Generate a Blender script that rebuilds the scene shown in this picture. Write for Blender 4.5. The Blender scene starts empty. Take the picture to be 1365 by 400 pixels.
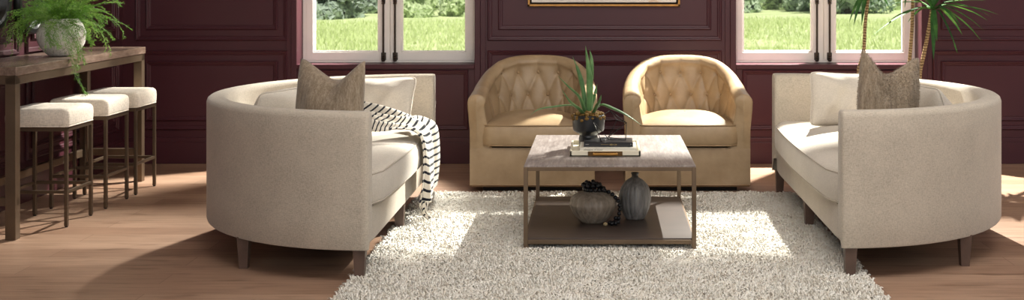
import bpy, bmesh, math, random
import numpy as np
from mathutils import Vector, Matrix
random.seed(7)
RNG = np.random.default_rng(7)
PI = math.pi
S = bpy.context.scene
COL = S.collection

# ------------------------------------------------------------------ camera
F_PX, EYE = 1650.0, 1.455
cam_d = bpy.data.cameras.new('camera')
cam = bpy.data.objects.new('camera', cam_d)
COL.objects.link(cam)
cam.location = (0, 0, EYE)
cam.rotation_euler = (PI / 2, 0, 0)
cam_d.sensor_width = 36.0
cam_d.lens = F_PX / 1365.0 * 36.0
cam_d.shift_x = (682.5 - 800.0) / 1365.0
cam_d.shift_y = -(200.0 + 29.0) / 1365.0
cam_d.clip_end = 400
cam_d.dof.use_dof = True
cam_d.dof.focus_distance = 6.6
cam_d.dof.aperture_fstop = 6.5
S.camera = cam

# ------------------------------------------------------------------ world, sun, exposure
SUN_AZ, SUN_EL = math.radians(170.0), math.radians(52.0)
w = bpy.data.worlds.new('sky')
S.world = w
w.use_nodes = True
wn = w.node_tree.nodes
wl = w.node_tree.links
wn.clear()
sky = wn.new('ShaderNodeTexSky')
sky.sky_type = 'NISHITA'
sky.sun_disc = False
sky.sun_elevation = math.radians(38)
sky.sun_rotation = math.radians(35)
sky.air_density = 1.0
sky.dust_density = 2.5
mixw = wn.new('ShaderNodeMixRGB')
mixw.inputs['Fac'].default_value = 0.72
mixw.inputs['Color2'].default_value = (2.9, 2.85, 2.78, 1)
bg = wn.new('ShaderNodeBackground')
bg.inputs['Strength'].default_value = 0.13
ow = wn.new('ShaderNodeOutputWorld')
wl.new(sky.outputs[0], mixw.inputs['Color1'])
wl.new(mixw.outputs[0], bg.inputs['Color'])
wl.new(bg.outputs[0], ow.inputs['Surface'])

sd = bpy.data.lights.new('sun', 'SUN')
sd.energy = 5.8
sd.angle = math.radians(0.7)
sd.color = (1.0, 0.93, 0.84)
sun = bpy.data.objects.new('sun', sd)
COL.objects.link(sun)
travel = Vector((-math.sin(SUN_AZ) * math.cos(SUN_EL), -math.cos(SUN_AZ) * math.cos(SUN_EL), -math.sin(SUN_EL)))
sun.rotation_euler = travel.to_track_quat('-Z', 'Y').to_euler()
sun.location = (-3, -6, 9)

def window_lamp(name, loc, aim, power, cone, blend, size):
    # lamp on a stand just outside each window, shining in through the panes
    d = bpy.data.lights.new(name, 'SPOT')
    d.energy = power
    d.spot_size = math.radians(cone)
    d.spot_blend = blend
    d.shadow_soft_size = size
    d.color = (1.0, 0.95, 0.88)
    o = bpy.data.objects.new(name, d)
    COL.objects.link(o)
    o.location = loc
    o.rotation_euler = (Vector(aim) - Vector(loc)).to_track_quat('-Z', 'Y').to_euler()
    return o
window_lamp('window_lamp', (1.95, 10.40, 3.42), (0.3, 7.6, 0.2), 4300, 125, 0.25, 0.02)
window_lamp('window_lamp', (-1.35, 10.40, 3.42), (-2.95, 7.6, 0.0), 3000, 56, 0.25, 0.09)

def area(name, loc, aim, sx, sy, power, color):
    d = bpy.data.lights.new(name, 'AREA')
    d.shape = 'RECTANGLE'
    d.size, d.size_y = sx, sy
    d.energy = power
    d.color = color
    o = bpy.data.objects.new(name, d)
    COL.objects.link(o)
    o.location = loc
    o.rotation_euler = (Vector(aim) - Vector(loc)).to_track_quat('-Z', 'Y').to_euler()
    return o
area('front_fill', (0.3, -1.6, 3.0), (0.0, 8.5, 0.8), 6.0, 2.2, 120, (1.0, 0.98, 0.95))  # soft fill added behind the camera; no window is built there
area('overhead_fill', (0.8, 5.2, 4.12), (0.5, 7.6, 0.0), 4.6, 3.4, 215, (1.0, 0.98, 0.95))  # added overhead to brighten rug and back wall; no ceiling fitting
area('side_fill', (6.4, 6.6, 2.2), (0.0, 7.2, 0.5), 3.4, 2.6, 16, (1.0, 0.98, 0.96))  # extra fill added at the open right side, not an actual window

S.view_settings.view_transform = 'Standard'
S.view_settings.look = 'None'
S.view_settings.gamma = 1.0
S.view_settings.use_curve_mapping = False
S.view_settings.exposure = 0.0
try:
    S.cycles.max_bounces = 8
    S.cycles.diffuse_bounces = 5
    S.cycles.transparent_max_bounces = 16
    S.cycles.sample_clamp_indirect = 6.0
except Exception:
    pass

# ------------------------------------------------------------------ materials
def lin(c):
    return tuple(((v / 255.0) / 12.92 if v / 255.0 <= 0.04045 else ((v / 255.0 + 0.055) / 1.055) ** 2.4) for v in c) + (1.0,)

class NT:
    def __init__(self, name):
        self.m = bpy.data.materials.new(name)
        self.m.use_nodes = True
        self.t = self.m.node_tree
        self.b = self.t.nodes['Principled BSDF']
        self.out = self.t.nodes['Material Output']
        self.tc = None
    def n(self, kind, **kw):
        x = self.t.nodes.new(kind)
        for k, v in kw.items():
            if hasattr(x, k) and k not in x.inputs:
                setattr(x, k, v)
            else:
                x.inputs[k].default_value = v
        return x
    def l(self, a, b):
        self.t.links.new(a, b)
    def coord(self, scale=(1, 1, 1), rot=(0, 0, 0), kind='Object'):
        if self.tc is None:
            self.tc = self.n('ShaderNodeTexCoord')
        mp = self.n('ShaderNodeMapping')
        mp.inputs['Scale'].default_value = scale
        mp.inputs['Rotation'].default_value = rot
        self.l(self.tc.outputs[kind], mp.inputs['Vector'])
        return mp.outputs[0]
    def noise(self, vec, scale, detail=3, rough=0.5):
        x = self.n('ShaderNodeTexNoise')
        x.inputs['Scale'].default_value = scale
        x.inputs['Detail'].default_value = detail
        x.inputs['Roughness'].default_value = rough
        self.l(vec, x.inputs['Vector'])
        return x.outputs[0]
    def ramp(self, fac, stops):
        r = self.n('ShaderNodeValToRGB')
        e = r.color_ramp.elements
        while len(e) < len(stops):
            e.new(0.5)
        for i, (p, c) in enumerate(stops):
            e[i].position = p
            e[i].color = c
        self.l(fac, r.inputs[0])
        return r.outputs[0]
    def mix(self, a, b, fac, blend='MIX'):
        x = self.n('ShaderNodeMixRGB')
        x.blend_type = blend
        for s, v in ((x.inputs[1], a), (x.inputs[2], b), (x.inputs[0], fac)):
            if hasattr(v, 'links'):
                self.l(v, s)
            else:
                s.default_value = v
        return x.outputs[0]
    def math(self, op, a, b=0.0):
        x = self.n('ShaderNodeMath')
        x.operation = op
        for s, v in ((x.inputs[0], a), (x.inputs[1], b)):
            if hasattr(v, 'links'):
                self.l(v, s)
            else:
                s.default_value = v
        return x.outputs[0]
    def bump(self, h, strength=0.3, dist=0.01):
        x = self.n('ShaderNodeBump')
        x.inputs['Strength'].default_value = strength
        x.inputs['Distance'].default_value = dist
        self.l(h, x.inputs['Height'])
        self.l(x.outputs[0], self.b.inputs['Normal'])
    def base(self, v):
        if hasattr(v, 'links'):
            self.l(v, self.b.inputs['Base Color'])
        else:
            self.b.inputs['Base Color'].default_value = v
    def set(self, rough=None, metal=None, spec=None, sheen=None, coat=None):
        if rough is not None: self.b.inputs['Roughness'].default_value = rough
        if metal is not None: self.b.inputs['Metallic'].default_value = metal
        if spec is not None: self.b.inputs['Specular IOR Level'].default_value = spec
        if sheen is not None: self.b.inputs['Sheen Weight'].default_value = sheen
        if coat is not None: self.b.inputs['Coat Weight'].default_value = coat
        return self.m

def simple(name, c, rough=0.5, metal=0.0, var=0.12, scale=8.0, bump=0.0, bscale=60.0, spec=0.5):
    t = NT(name)
    v = t.coord()
    c = lin(c)
    d = tuple(x * (1 - var) for x in c[:3]) + (1,)
    u = tuple(min(1, x * (1 + var)) for x in c[:3]) + (1,)
    t.base(t.ramp(t.noise(v, scale, 4), [(0.3, d), (0.7, u)]))
    if bump:
        t.bump(t.noise(v, bscale, 3), bump, 0.005)
    return t.set(rough, metal, spec)

def linen(name, c, scale=1.0, rough=0.9, var=0.14, bump=0.35):
    t = NT(name)
    v = t.coord()
    a = t.noise(t.coord((75 * scale, 75 * scale, 400 * scale)), 1.0, 2, 0.6)
    b = t.noise(t.coord((400 * scale, 400 * scale, 75 * scale)), 1.0, 2, 0.6)
    wv = t.math('ADD', t.math('MULTIPLY', a, 0.5), t.math('MULTIPLY', b, 0.5))
    blotch = t.noise(v, 5.0, 4, 0.6)
    f = t.math('ADD', t.math('MULTIPLY', wv, 0.8), t.math('MULTIPLY', blotch, 0.2))
    cc = lin(c)
    d = tuple(x * (1 - 2.2 * var) for x in cc[:3]) + (1,)
    u = tuple(min(1, x * (1 + 1.6 * var)) for x in cc[:3]) + (1,)
    t.base(t.ramp(f, [(0.36, d), (0.5, cc), (0.64, u)]))
    t.bump(wv, bump, 0.004)
    return t.set(rough, 0, 0.2, 0.25)

M = {}
M['linen'] = linen('beige_linen', (186, 175, 159), var=0.13, bump=0.4)
M['cushion_linen'] = linen('pale_linen', (200, 191, 178), var=0.08, bump=0.2)
def plush():
    t = NT('taupe_plush')
    a = t.noise(t.coord((55, 55, 7)), 1.0, 4, 0.65)
    b = t.noise(t.coord((260, 260, 60)), 1.0, 2, 0.5)
    f = t.math('ADD', t.math('MULTIPLY', a, 0.6), t.math('MULTIPLY', b, 0.4))
    t.base(t.ramp(f, [(0.3, lin((108, 93, 76))), (0.5, lin((142, 126, 106))), (0.68, lin((170, 155, 136)))]))
    t.bump(f, 0.5, 0.006)
    return t.set(0.95, 0, 0.1, 0.3)
M['pillow_fur'] = plush()
M['stool_fabric'] = linen('cream_boucle', (214, 203, 188), 0.55, var=0.13, bump=0.5)

def leather():
    t = NT('tan_leather')
    v = t.coord()
    c = t.ramp(t.noise(v, 6, 5, 0.6), [(0.3, lin((146, 122, 92))), (0.55, lin((162, 138, 107))), (0.75, lin((172, 149, 119)))])
    t.base(c)
    vo = t.n('ShaderNodeTexVoronoi')
    vo.inputs['Scale'].default_value = 260
    t.l(v, vo.inputs['Vector'])
    h = t.math('ADD', t.math('MULTIPLY', vo.outputs[0], 0.5), t.noise(v, 30, 4))
    t.bump(h, 0.18, 0.004)
    return t.set(0.42, 0, 0.45)
M['leather'] = leather()
M['leather_seam'] = simple('leather_piping', (150, 124, 92), 0.45)

def painted():
    t = NT('burgundy_paint')
    v = t.coord()
    t.base(t.ramp(t.noise(v, 1.2, 3), [(0.3, lin((67, 31, 39))), (0.7, lin((73, 35, 43)))]))
    t.bump(t.noise(v, 140, 2), 0.05, 0.002)
    return t.set(0.42, 0, 0.4)
M['wall'] = painted()
M['ceiling'] = simple('ceiling_white', (228, 222, 214), 0.9, var=0.02)
M['window_white'] = simple('window_paint', (244, 238, 232), 0.4, var=0.03)
M['bronze'] = simple('bronze_metal', (116, 98, 80), 0.42, 0.75, 0.15, 5)
M['bronze_dark'] = simple('dark_bronze_metal', (98, 82, 66), 0.42, 0.7, 0.15, 6)
M['rod'] = simple('aged_iron', (70, 60, 52), 0.45, 0.7)
M['leg_wood'] = simple('taupe_stained_wood', (92, 72, 62), 0.45, 0, 0.2, 14)
M['black'] = simple('black_underside', (16, 15, 14), 0.8)
M['dark_shelf'] = simple('espresso_wood', (74, 62, 56), 0.38, 0, 0.12, 9)

def floor_mat():
    t = NT('oak_planks')
    v = t.coord()
    br = t.n('ShaderNodeTexBrick')
    br.offset = 0.37
    br.offset_frequency = 2
    br.inputs['Scale'].default_value = 1.0
    br.inputs['Brick Width'].default_value = 2.1
    br.inputs['Row Height'].default_value = 0.19
    br.inputs['Mortar Size'].default_value = 0.0016
    br.inputs['Mortar Smooth'].default_value = 0.3
    br.inputs['Color1'].default_value = lin((152, 120, 99))
    br.inputs['Color2'].default_value = lin((172, 141, 119))
    br.inputs['Mortar'].default_value = lin((112, 84, 66))
    t.l(v, br.inputs['Vector'])
    grain = t.noise(t.coord((1.2, 26, 1)), 2.0, 6, 0.65)
    g = t.ramp(grain, [(0.3, (0.62, 0.60, 0.58, 1)), (0.5, (1, 1, 1, 1)), (0.72, (1.12, 1.12, 1.12, 1))])
    c = t.mix(br.outputs[0], g, 1.0, 'MULTIPLY')
    blot = t.ramp(t.noise(t.coord((0.9, 3.0, 1)), 1.7, 4, 0.6), [(0.35, (0.82, 0.80, 0.78, 1)), (0.6, (1.05, 1.04, 1.03, 1))])
    c = t.mix(c, blot, 0.7, 'MULTIPLY')
    knot = t.ramp(t.noise(t.coord((2.2, 11.0, 1)), 1.5, 2, 0.4), [(0.60, (1, 1, 1, 1)), (0.72, (0.55, 0.5, 0.46, 1))])
    c = t.mix(c, knot, 0.8, 'MULTIPLY')
    t.base(c)
    t.bump(t.math('ADD', t.math('MULTIPLY', grain, 0.4), t.math('MULTIPLY', br.outputs[1], -1.0)), 0.12, 0.004)
    return t.set(0.38, 0, 0.45)
M['floor'] = floor_mat()

def grain_mat(name, c0, c1, c2, along=(1.5, 30, 30), rough=0.35, spec=0.5, bump=0.15):
    t = NT(name)
    g = t.noise(t.coord(along), 2.0, 6, 0.7)
    f = t.noise(t.coord((along[0] * 2.3, along[1] * 2.3, along[2] * 2.3)), 2.0, 4, 0.6)
    h = t.math('ADD', t.math('MULTIPLY', g, 0.65), t.math('MULTIPLY', f, 0.35))
    t.base(t.ramp(h, [(0.32, lin(c0)), (0.5, lin(c1)), (0.66, lin(c2))]))
    t.bump(h, bump, 0.004)
    return t.set(rough, 0, spec)
M['grey_wood'] = grain_mat('weathered_grey_wood', (96, 86, 82), (138, 127, 122), (172, 163, 159), (20, 2.0, 20), 0.42, 0.6, 0.25)
M['console_wood'] = grain_mat('weathered_brown_wood', (80, 63, 54), (112, 93, 81), (142, 122, 108), (14, 3.0, 14), 0.25, 0.5, 0.3)

# ------------------------------------------------------------------ mesh helpers
class MB:
    def __init__(self):
        self.v, self.f = [], []
    def add(self, vs, fs):
        o = len(self.v)
        self.v.extend([tuple(map(float, p)) for p in vs])
        self.f.extend([tuple(i + o for i in q) for q in fs])
        return self
    def box(self, lo, hi, r=0.0, seg=2):
        bm = bmesh.new()
        bmesh.ops.create_cube(bm, size=1.0)
        for q in bm.verts:
            q.co = Vector([lo[i] + (q.co[i] + 0.5) * (hi[i] - lo[i]) for i in range(3)])
        if r > 0:
            bmesh.ops.bevel(bm, geom=bm.edges[:], offset=r, segments=seg, profile=0.5, affect='EDGES', clamp_overlap=True)
        bm.verts.index_update()
        self.add([q.co[:] for q in bm.verts], [[q.index for q in f.verts] for f in bm.faces])
        bm.free()
        return self
    def grid(self, P, close_u=False, close_v=False):
        nu, nv = len(P), len(P[0])
        vs = [p for row in P for p in row]
        fs = []
        for i in range(nu if close_u else nu - 1):
            for j in range(nv if close_v else nv - 1):
                a, b = i, (i + 1) % nu
                c, d = j, (j + 1) % nv
                fs.append((a * nv + c, b * nv + c, b * nv + d, a * nv + d))
        return self.add(vs, fs)
    def tube(self, pts, r, sides=8, cap=True):
        pts = [Vector(p) for p in pts]
        n = len(pts)
        rad = r if hasattr(r, '__len__') else [r] * n
        up = Vector((0, 0, 1))
        rings, prev = [], None
        for i in range(n):
            t = (pts[min(i + 1, n - 1)] - pts[max(i - 1, 0)]).normalized()
            if prev is None:
                a = t.cross(up)
                if a.length < 1e-3:
                    a = t.cross(Vector((1, 0, 0)))
                a.normalize()
            else:
                a = (prev - t * prev.dot(t)).normalized()
            prev = a
            b = t.cross(a)
            rings.append([pts[i] + (a * math.cos(2 * PI * k / sides) + b * math.sin(2 * PI * k / sides)) * rad[i] for k in range(sides)])
        o = len(self.v)
        self.grid(rings, False, True)
        if cap:
            self.f.append(tuple(o + k for k in range(sides)))
            self.f.append(tuple(o + (n - 1) * sides + k for k in reversed(range(sides))))
        return self
    def lathe(self, prof, c=(0, 0, 0), seg=40, flute=0, depth=0.0):
        P = []
        for (r, z) in prof:
            row = []
            for k in range(seg):
                a = 2 * PI * k / seg
                rr = r
                if flute:
                    rr = r * (1 - depth * abs(math.sin(a * flute / 2)) ** 0.6 * -1 - depth)
                row.append((c[0] + rr * math.cos(a), c[1] + rr * math.sin(a), c[2] + z))
            P.append(row)
        return self.grid(P, False, True)
    def sphere(self, c, r, seg=12, rings=8, sc=(1, 1, 1)):
        P = []
        for i in range(rings + 1):
            th = PI * i / rings
            P.append([(c[0] + sc[0] * r * math.sin(th) * math.cos(2 * PI * k / seg), c[1] + sc[1] * r * math.sin(th) * math.sin(2 * PI * k / seg), c[2] - sc[2] * r * math.cos(th)) for k in range(seg)])
        return self.grid(P, False, True)
    def build(self, name, mat, parent=None, smooth=False, weld=False, auto=None):
        me = bpy.data.meshes.new(name)
        me.from_pydata(self.v, [], self.f)
        if weld:
            bm = bmesh.new()
            bm.from_mesh(me)
            bmesh.ops.remove_doubles(bm, verts=bm.verts, dist=1e-5)
            bmesh.ops.recalc_face_normals(bm, faces=bm.faces)
            bm.to_mesh(me)
            bm.free()
        me.materials.append(mat)
        if smooth:
            me.polygons.foreach_set('use_smooth', [True] * len(me.polygons))
        if auto is not None:
            try:
                me.set_sharp_from_angle(angle=math.radians(auto))
            except Exception:
                pass
        me.update()
        o = bpy.data.objects.new(name, me)
        COL.objects.link(o)
        if parent is not None:
            o.parent = parent
        return o

def tag(o, label=None, cat=None, group=None, kind=None):
    if label: o['label'] = label
    if cat: o['category'] = cat
    if group: o['group'] = group
    if kind: o['kind'] = kind
    return o

def thing(name, label, cat, loc=(0, 0, 0), rz=0.0, group=None):
    o = bpy.data.objects.new(name, None)
    o.empty_display_size = 0.1
    COL.objects.link(o)
    o.location = loc
    o.rotation_euler = (0, 0, rz)
    return tag(o, label, cat, group)

def dup(root, loc, rz, label):
    r = root.copy()
    COL.objects.link(r)
    r.location = loc
    r.rotation_euler = (0, 0, rz)
    r['label'] = label
    for ch in list(root.children):
        c = ch.copy()
        COL.objects.link(c)
        c.parent = r
        for g in list(ch.children):
            d = g.copy()
            COL.objects.link(d)
            d.parent = c
    return r

def struct(name, mb, mat, parent=None, **kw):
    o = mb.build(name, mat, parent, **kw)
    if parent is None:
        o['kind'] = 'structure'
    return o

def px(x, y, d):
    """world point seen at photo pixel x, y at depth d"""
    return Vector(((x - 800.0) * d / F_PX, d, EYE - (y + 29.0) * d / F_PX))

def bez(pts, n):
    """Catmull-Rom through pts, n samples"""
    pts = [Vector(p) for p in pts]
    P = [pts[0] * 2 - pts[1]] + pts + [pts[-1] * 2 - pts[-2]]
    out = []
    m = len(pts) - 1
    for i in range(n):
        t = i / (n - 1) * m
        k = min(int(t), m - 1)
        u = t - k
        a, b, c, d = P[k:k + 4]
        out.append(0.5 * ((2 * b) + (c - a) * u + (2 * a - 5 * b + 4 * c - d) * u * u + (-a + 3 * b - 3 * c + d) * u ** 3))
    return out

# ------------------------------------------------------------------ room shell
YW = 9.72          # back wall face
XL = -3.75         # left wall face
XR = 5.2           # right end of the room
YF = -0.8          # front (open) end
ZC = 4.2
WT = 0.30
Z0W, Z1W = 0.778, 3.13
ZTR = (2.76, 2.84)      # transom rail
WIN = [(-2.379, -0.985), (1.066, 2.52)]
WIN3 = (4.15, 5.1)

struct('floor', MB().box((XL - 0.3, YF, -0.1), (XR + 0.3, YW + WT, 0.0)), M['floor'])
struct('ceiling', MB().box((XL - 0.3, YF, ZC), (XR + 0.3, YW + WT, ZC + 0.1)), M['ceiling'])
mb = MB()
xs = [XL - 0.3, WIN[0][0], WIN[0][1], WIN[1][0], WIN[1][1], XR + 0.3]
for i in (0, 2, 4):
    mb.box((xs[i], YW, 0), (xs[i + 1], YW + WT, ZC))
for a, b in WIN:
    mb.box((a, YW, 0), (b, YW + WT, Z0W))
    mb.box((a, YW, Z1W), (b, YW + WT, ZC))
struct('wall_back', mb, M['wall'])
struct('wall_left', MB().box((XL - 0.3, YF, 0), (XL, YW, ZC)), M['wall'])

PROF = [(0, 0), (0.0, 0.010), (0.008, 0.020), (0.016, 0.018), (0.020, 0.011), (0.030, 0.009), (0.036, 0.003), (0.036, 0.0)]
def moulding(mb, a0, a1, b0, b1, to, prof=PROF):
    rings = [[to(a0 + o, b0 + o, h), to(a1 - o, b0 + o, h), to(a1 - o, b1 - o, h), to(a0 + o, b1 - o, h)] for o, h in prof]
    mb.grid(rings, False, True)
back = lambda a, b, h: (a, YW - h, b)
left = lambda a, b, h: (XL + h, a, b)
def wx(x):
    return (x - 800.0) * YW / F_PX
mb = MB()
secs = [(181, 384, 195, 370.5), (650, 962, 664, 948), (1243, 1500, 1254, 1489)]
for o0, o1, i0, i1 in secs:
    moulding(mb, wx(o0), wx(o1), 0.985 - 0.02, 3.9, back)
    moulding(mb, wx(i0), wx(i1), 1.055 - 0.005, 3.82, back)
    moulding(mb, wx(o0), wx(o1), 0.265, 0.888, back)
    moulding(mb, wx(i0), wx(i1), 0.335, 0.805, back)
for a, b in WIN:
    moulding(mb, a + 0.05, b - 0.05, 0.265, 0.735, back)
struct('trim_1', mb, M['wall'], smooth=False)
mb = MB()
y1 = YW - 0.10
while y1 > 3.0:
    y0 = y1 - 1.55
    moulding(mb, y0, y1, 0.965, 3.9, left)
    moulding(mb, y0 + 0.085, y1 - 0.085, 1.05, 3.82, left)
    moulding(mb, y0, y1, 0.265, 0.888, left)
    moulding(mb, y0 + 0.085, y1 - 0.085, 0.335, 0.805, left)
    y1 = y0 - 0.11
struct('trim_2', mb, M['wall'])
# flat casings beside the windows, apron under the sills
mb = MB()
for a, b in WIN:
    for e, s in ((a, -1), (b, 1)):
        x0, x1 = sorted((e, e + s * 0.045))
        mb.box((x0, YW - 0.018, 0.2), (x1, YW + 0.001, 3.2), 0.004)
        x0, x1 = sorted((e + s * 0.045, e + s * 0.085))
        mb.box((x0, YW - 0.010, 0.2), (x1, YW + 0.001, 3.2), 0.003)
    mb.box((a - 0.045, YW - 0.018, Z1W), (b + 0.045, YW + 0.001, Z1W + 0.1), 0.004)
    mb.box((a, YW - 0.02, Z0W - 0.035), (b, YW + 0.17, Z0W + 0.001), 0.004)
struct('trim_3', mb, M['wall'])
mb = MB().box((XL, YW - 0.022, 0), (XR, YW + 0.001, 0.17), 0.003).box((XL, YW - 0.016, 0.165), (XR, YW + 0.001, 0.205), 0.006)
struct('baseboard_back', mb, M['wall'])
mb = MB().box((XL - 0.001, YF, 0), (XL + 0.022, YW, 0.17), 0.003).box((XL - 0.001, YF, 0.165), (XL + 0.016, YW, 0.205), 0.006)
struct('baseboard_left', mb, M['wall'])

# ------------------------------------------------------------------ windows
def glass_mat():
    t = NT('window_glass')
    tr = t.n('ShaderNodeBsdfTransparent')
    tr.inputs[0].default_value = (0.97, 0.985, 0.975, 1)
    gl = t.n('ShaderNodeBsdfGlossy')
    gl.inputs['Roughness'].default_value = 0.02
    mx = t.n('ShaderNodeMixShader')
    mx.inputs[0].default_value = 0.04
    t.l(tr.outputs[0], mx.inputs[1])
    t.l(gl.outputs[0], mx.inputs[2])
    t.l(mx.outputs[0], t.out.inputs['Surface'])
    return t.m
M['glass'] = glass_mat()
YS = 9.90
def window(idx, a, b, p0, p1, p2, p3, joint, r0, r1):
    wx9 = lambda x: (x - 800.0) * YS / F_PX
    mb = MB()
    z0, z1 = Z0W + 0.008, Z1W
    fw = 0.028
    mb.box((a, YS + 0.005, z0), (a + fw, YW + WT - 0.02, z1), 0.003).box((b - fw, YS + 0.005, z0), (b, YW + WT - 0.02, z1), 0.003)
    mb.box((a, YS + 0.005, z0 - 0.006), (b, YW + WT - 0.02, z0 + 0.02), 0.003).box((a, YS + 0.005, z1 - 0.03), (b, YW + WT - 0.02, z1), 0.003)
    fr = struct('window_%d' % idx, mb, M['window_white'])
    j = wx9(joint)
    zg0, zg1 = 0.864, Z1W - 0.09
    y0, y1 = YS, YS + 0.055
    ZL = ZTR[0] + 0.045
    for (x0, g0, g1, x1) in ((a + fw, wx9(p0), wx9(p1), j - 0.0015), (j + 0.0015, wx9(p2), wx9(p3), b - fw)):
        m = MB()
        m.box((x0, y0, z0 + 0.012), (g0, y1, ZL), 0.004).box((g1, y0, z0 + 0.012), (x1, y1, ZL), 0.004)
        m.box((g0 - 0.002, y0, z0 + 0.012), (g1 + 0.002, y1, zg0), 0.004).box((g0 - 0.002, y0, ZTR[0]), (g1 + 0.002, y1, ZL), 0.004)
        for q0, q1 in (((g0, y0 + 0.01, zg0), (g0 + 0.012, y1 - 0.01, ZTR[0])), ((g1 - 0.012, y0 + 0.01, zg0), (g1, y1 - 0.01, ZTR[0]))):
            m.box(q0, q1, 0.003)
        m.box((g0, y0 + 0.01, zg0), (g1, y1 - 0.01, zg0 + 0.012), 0.003)
        sash = m.build('window_sash', M['window_white'], fr)
        MB().box((g0 + 0.004, YS + 0.026, zg0 + 0.004), (g1 - 0.004, YS + 0.029, ZTR[0] + 0.004)).build('window_pane', M['glass'], sash)
    m = MB()
    m.box((a + fw, y0, ZL), (b - fw, y1, ZTR[1]), 0.004).box((a + fw, y0, zg1), (b - fw, y1, z1 - 0.03), 0.004)
    m.box((a + fw, y0, ZTR[1]), (a + fw + 0.05, y1, zg1), 0.004).box((b - fw - 0.05, y0, ZTR[1]), (b - fw, y1, zg1), 0.004)
    sash = m.build('window_transom', M['window_white'], fr)
    MB().box((a + fw + 0.045, YS + 0.026, ZTR[1] - 0.004), (b - fw - 0.045, YS + 0.029, zg1 + 0.004)).build('window_pane', M['glass'], sash)
    for r in (r0, r1):
        x = wx9(r)
        m = MB().tube([(x, YS - 0.02, z0 + 0.03), (x, YS - 0.02, 2.7)], 0.0085, 10)
        for zc in (0.805, 1.262, 1.75, 2.22):
            m.lathe([(0.0, -0.028), (0.012, -0.026), (0.017, -0.016), (0.011, -0.008), (0.019, 0.0), (0.011, 0.010), (0.015, 0.018), (0.008, 0.03)], (x, YS - 0.02, zc + 0.012), 14)
            m.box((x - 0.012, YS - 0.02, zc - 0.004), (x + 0.012, YS + 0.001, zc + 0.03), 0.003)
        m.box((x - 0.02, YS - 0.01, z0 + 0.015), (x + 0.02, YS + 0.001, z0 + 0.075), 0.004)
        o = m.build('window_bolt', M['rod'], fr, smooth=True, auto=40)
        o['label'] = 'dark iron window bolt rod with turned collars'
window(1, WIN[0][0], WIN[0][1], 417.5, 505, 535, 621.5, 520, 511.5, 527)
window(2, WIN[1][0], WIN[1][1], 990, 1083, 1113, 1205, 1098, 1088.5, 1105.5)

# ------------------------------------------------------------------ outside
def meadow_mat():
    t = NT('meadow_grass')
    v = t.coord()
    a = t.noise(v, 0.35, 5, 0.65)
    b = t.noise(v, 3.0, 4, 0.7)
    f = t.math('ADD', t.math('MULTIPLY', a, 0.6), t.math('MULTIPLY', b, 0.4))
    t.base(t.ramp(f, [(0.3, lin((184, 200, 140))), (0.5, lin((206, 220, 164))), (0.7, lin((228, 234, 192)))]))
    t.bump(b, 0.5, 0.3)
    return t.set(0.9, 0, 0.1)
M['meadow'] = meadow_mat()
ZG = -0.30
P = []
for i in range(61):
    row = []
    for j in range(81):
        x = -110 + 220 * i / 60
        y = 10.05 + 140 * (j / 80) ** 1.6
        row.append((x, y, ZG + (0.12 * math.sin(x * 0.21 + 1) * math.sin(y * 0.17) * min(1, (y - 10) / 12))))
    P.append(row)
ground = MB().grid(P).build('meadow_ground', M['meadow'], smooth=True)
ground['kind'] = 'structure'

def blades(n):
    """short meadow blades in the strip the windows look onto"""
    y = 20 + 31 * RNG.random(n) ** 1.1
    x = (RNG.random(n) - 0.5) * 2 * (0.30 * y + 6)
    h = 0.10 + 0.16 * RNG.random(n)
    a = RNG.random(n) * 2 * PI
    wd = 0.02 + 0.03 * RNG.random(n)
    lean = (RNG.random((n, 2)) - 0.5) * 0.2
    z = ZG + 0.12 * np.sin(x * 0.21 + 1) * np.sin(y * 0.17) - 0.02
    V = np.zeros((n, 3, 3))
    V[:, 0] = np.stack([x - wd * np.cos(a), y - wd * np.sin(a), z], 1)
    V[:, 1] = np.stack([x + wd * np.cos(a), y + wd * np.sin(a), z], 1)
    V[:, 2] = np.stack([x + lean[:, 0], y + lean[:, 1], z + h], 1)
    return V.reshape(-1, 3)
def tri_object(name, V, mat, parent=None):
    n = len(V) // 3
    me = bpy.data.meshes.new(name)
    me.vertices.add(len(V))
    me.vertices.foreach_set('co', np.asarray(V, dtype=np.float32).ravel())
    me.loops.add(len(V))
    me.loops.foreach_set('vertex_index', np.arange(len(V), dtype=np.int32))
    me.polygons.add(n)
    me.polygons.foreach_set('loop_start', np.arange(0, len(V), 3, dtype=np.int32))
    me.materials.append(mat)
    me.update(calc_edges=True)
    me.validate()
    o = bpy.data.objects.new(name, me)
    COL.objects.link(o)
    if parent is not None:
        o.parent = parent
    return o
def leaf_mat(name, c0, c1, c2, trans=0.35, rough=0.55):
    t = NT(name)
    v = t.coord()
    col = t.ramp(t.noise(v, 7.0, 3, 0.6), [(0.3, lin(c0)), (0.5, lin(c1)), (0.7, lin(c2))])
    t.base(col)
    t.set(rough, 0, 0.3)
    tl = t.n('ShaderNodeBsdfTranslucent')
    t.l(col, tl.inputs[0])
    mx = t.n('ShaderNodeMixShader')
    mx.inputs[0].default_value = trans
    t.l(t.b.outputs[0], mx.inputs[1])
    t.l(tl.outputs[0], mx.inputs[2])
    t.l(mx.outputs[0], t.out.inputs['Surface'])
    return t.m
M['blade'] = leaf_mat('meadow_blades', (186, 202, 142), (208, 222, 164), (230, 236, 194), 0.4, 0.8)
tag(tri_object('meadow_grass', blades(38000), M['blade']), 'bright green meadow grass growing outside beyond the windows', 'grass', kind='stuff')

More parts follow.
